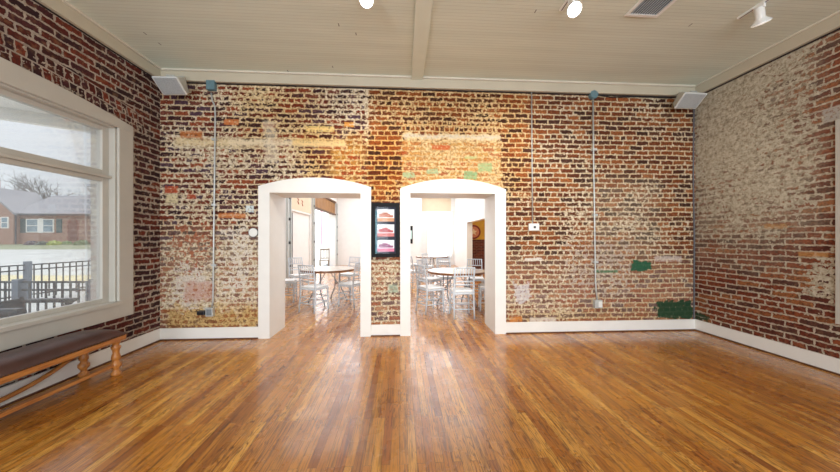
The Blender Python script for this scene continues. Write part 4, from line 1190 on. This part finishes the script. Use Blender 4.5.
fence('nearer black iron fence outside the window, with a grey post', a, b, 0.77, -0.04, 19, (0.0, 0.51, 1.0), 0.03)
a = at(-40, 270, 6.2); b = at(100, 259.5, 8.7)
fence('farther black iron fence along the street outside the window', a, b, 0.80, -0.04, 18, (0.0, 0.40, 1.0), 0.07)

# dark metal patio chair by the window
pc = at(25, 320, 3.6)
t = thing('patio_armchair', 'black metal armchair on the patio just outside the window', 'chair', (pc.x, pc.y, -0.1), -TH - math.radians(84))
m = MB(); m.box(-0.27, 0.27, -0.25, 0.25, 0.40, 0.43); m.build('seat', M['iron'], t)
for sx in (-1, 1):
    m = MB(); m.tube([(sx * 0.29, 0.24, 0.70), (sx * 0.29, -0.26, 0.73)], 0.02, 8)
    m.box(sx * 0.29 - 0.04, sx * 0.29 + 0.04, -0.27, 0.27, 0.70, 0.745)
    m.build('armrest', M['iron'], t)
    MB().tube([(sx * 0.28, 0.25, 0.0), (sx * 0.28, 0.14, 0.42), (sx * 0.29, 0.20, 0.71)], 0.035, 8).build('leg', M['iron'], t)
    MB().tube([(sx * 0.27, -0.32, 0.0), (sx * 0.27, -0.25, 0.42), (sx * 0.27, -0.33, 0.78)], 0.017, 8).build('leg', M['iron'], t)
m = MB(); m.hexa([(-0.26, -0.26, 0.45), (0.26, -0.26, 0.45), (0.26, -0.29, 0.45), (-0.26, -0.29, 0.45), (-0.26, -0.32, 0.76), (0.26, -0.32, 0.76), (0.26, -0.35, 0.76), (-0.26, -0.35, 0.76)])
m.build('backrest', M['iron'], t)

# porch roof over the patio
a, b = at(-30, 112, 5.0), at(110, 125, 6.0)
t = thing('porch_roof', 'white porch roof edge above the patio outside the window', 'porch roof', (0, 0, 0))
zz_ = 3.5
d = (Vector((b.x, b.y, 0)) - Vector((a.x, a.y, 0))).normalized()
nn = Vector((-d.y, d.x, 0))
if nn.x > 0: nn = -nn
A0 = Vector((a.x, a.y, zz_)); A1 = Vector((b.x, b.y, zz_))
MB().prism([A0, A1, A1 + nn * 0.12, A0 + nn * 0.12], (0, 0, 0.2)).build('edge_beam', M['white'], t)
MB().prism([A0 + Vector((0, 0, 0.2)), A1 + Vector((0, 0, 0.2)), Vector((XL - 0.5, A1.y + 0.5, zz_ + 0.2)), Vector((XL - 0.5, A0.y - 1.2, zz_ + 0.2))], (0, 0, 0.06)).build('deck', M['white'], t)

# patio past the dining room's wide opening
tag(MB().box(-12, -3.9, 20, 20.2, -0.1, 7).build('patio_wall', M['plaster']), 'white wall beyond the wide opening', 'wall', kind='structure')  # white backdrop added to stand for the overexposed outside
v = at(321.2, 240, 17.6)
t = tag(MB().tube([(v.x - 0.0, v.y, 1.0), (v.x, v.y, 3.4)], 0.055, 12).build('pink_post', plain('pink_red_paint', rgb(236, 150, 164), 0.5)), 'pinkish red post seen through the wide opening', 'post')
v2 = Vector((v.x, v.y, 0))
MB().box(v2.x - 0.6, v2.x + 0.6, v2.y - 0.25, v2.y + 0.25, -0.1, 1.0).build('planter', M['plaster'], t).parent = t
pcx = at(324.3, 240, 14.8)
t = thing('patio_chair', 'weathered wooden chair outside the wide opening, beyond the left table', 'chair', (pcx.x, pcx.y, -0.1), math.radians(20))
MB().box(-0.22, 0.22, -0.22, 0.22, 0.42, 0.46).build('seat', M['patio_wood'], t)
for sx in (-1, 1):
    MB().box(sx * 0.2 - 0.02, sx * 0.2 + 0.02, 0.18, 0.22, 0, 0.42).build('leg', M['patio_wood'], t)
    MB().box(sx * 0.2 - 0.02, sx * 0.2 + 0.02, -0.24, -0.20, 0, 1.02).build('leg', M['patio_wood'], t)
m = MB(); m.box(-0.18, 0.18, -0.235, -0.205, 0.94, 1.02); m.box(-0.18, 0.18, -0.235, -0.205, 0.52, 0.57)
for k in range(5): m.box(-0.155 + k * 0.07, -0.125 + k * 0.07, -0.23, -0.21, 0.57, 0.94)
m.build('backrest', M['patio_wood'], t)

# ------------------------------------------------------------------ light
W = bpy.data.worlds.new('sky'); S.world = W
W.use_nodes = True
nt = W.node_tree; nt.nodes.clear()
wo = nt.nodes.new('ShaderNodeOutputWorld'); bg = nt.nodes.new('ShaderNodeBackground')
tc = nt.nodes.new('ShaderNodeTexCoord'); sp = nt.nodes.new('ShaderNodeSeparateXYZ')
nt.links.new(tc.outputs['Generated'], sp.inputs[0])
cr = nt.nodes.new('ShaderNodeValToRGB'); nt.links.new(sp.outputs[2], cr.inputs[0])
cr.color_ramp.elements[0].position = 0.0; cr.color_ramp.elements[0].color = (0.52, 0.57, 0.60, 1)
cr.color_ramp.elements[1].position = 0.7; cr.color_ramp.elements[1].color = (1.7, 1.8, 1.95, 1)
no = nt.nodes.new('ShaderNodeTexNoise'); no.inputs['Scale'].default_value = 3.0; no.inputs['Detail'].default_value = 4
nt.links.new(tc.outputs['Generated'], no.inputs['Vector'])
mr = nt.nodes.new('ShaderNodeMapRange'); mr.inputs['From Min'].default_value = 0.35; mr.inputs['From Max'].default_value = 0.65
mr.inputs['To Min'].default_value = 0.86; mr.inputs['To Max'].default_value = 1.1
nt.links.new(no.outputs['Fac'], mr.inputs['Value'])
ml = nt.nodes.new('ShaderNodeMath'); ml.operation = 'MULTIPLY'; nt.links.new(mr.outputs['Result'], ml.inputs[0]); ml.inputs[1].default_value = 0.95
nt.links.new(cr.outputs[0], bg.inputs['Color']); nt.links.new(ml.outputs[0], bg.inputs['Strength']); nt.links.new(bg.outputs[0], wo.inputs[0])

def area(name, loc, target, sx, sy, power, col=(1, 1, 1), portal=False):
    l = bpy.data.lights.new(name, 'AREA'); l.shape = 'RECTANGLE'; l.size = sx; l.size_y = sy; l.energy = power; l.color = col
    if portal: l.cycles.is_portal = True
    o = bpy.data.objects.new(name, l); C.objects.link(o)
    o.location = loc
    d = Vector(target) - Vector(loc)
    o.rotation_euler = d.to_track_quat('-Z', 'Y').to_euler()
    return o
# unseen fill lights added behind the camera, as daylight through the shop front
for k, (a, b) in enumerate(FW):
    area('shop_window_daylight', ((a + b) / 2, YFRONT - 0.4, 1.85), ((a + b) / 2, 5, 1.85), b - a, 2.7, (86, 100, 54)[k] * (b - a), (0.86, 0.93, 1.0))
# daylight at the side windows
area('window_portal', (XL - 0.30, 2.4, 1.7), (0, 2.4, 1.7), 2.7, 2.1, 1, portal=True)
area('window_portal', (XR + 0.42, 1.35, 1.6), (0, 1.35, 1.6), 2.7, 2.1, 1, portal=True)
# unseen area lights added to brighten the dining room; far window daylight
area('dining_ceiling_lamp', (-0.3, 8.6, 3.72), (-0.3, 8.6, 0), 5.6, 6.0, 180, (0.86, 0.93, 1.0))
area('dining_ceiling_lamp', (-0.3, 13.6, 3.72), (-0.3, 13.6, 0), 5.6, 3.6, 185, (0.86, 0.93, 1.0))
area('far_window_daylight', ((fx0 + fx1) / 2, YFAR + 0.5, 1.7), ((fx0 + fx1) / 2, 0, 1.7), 1.3, 2.3, 60, (0.97, 0.99, 1.0))
area('patio_daylight', (-6.0, 15.5, 6.5), (-6.2, 20, 1.5), 3.0, 3.0, 900, (1.0, 1.0, 1.0))  # unseen area light added to whiten the patio backdrop
area('ochre_room_lamp', (5.0, 10.5, 3.7), (5.0, 10.5, 0), 1.5, 1.5, 70, (1.0, 0.9, 0.72))

# ------------------------------------------------------------------ colour management
vs_ = S.view_settings
vs_.view_transform = 'Standard'
vs_.look = 'None'
vs_.gamma = 1.0
vs_.exposure = 0.17
vs_.use_curve_mapping = False
S.cycles.max_bounces = 8
S.cycles.use_denoising = True
S.cycles.sample_clamp_indirect = 6.0
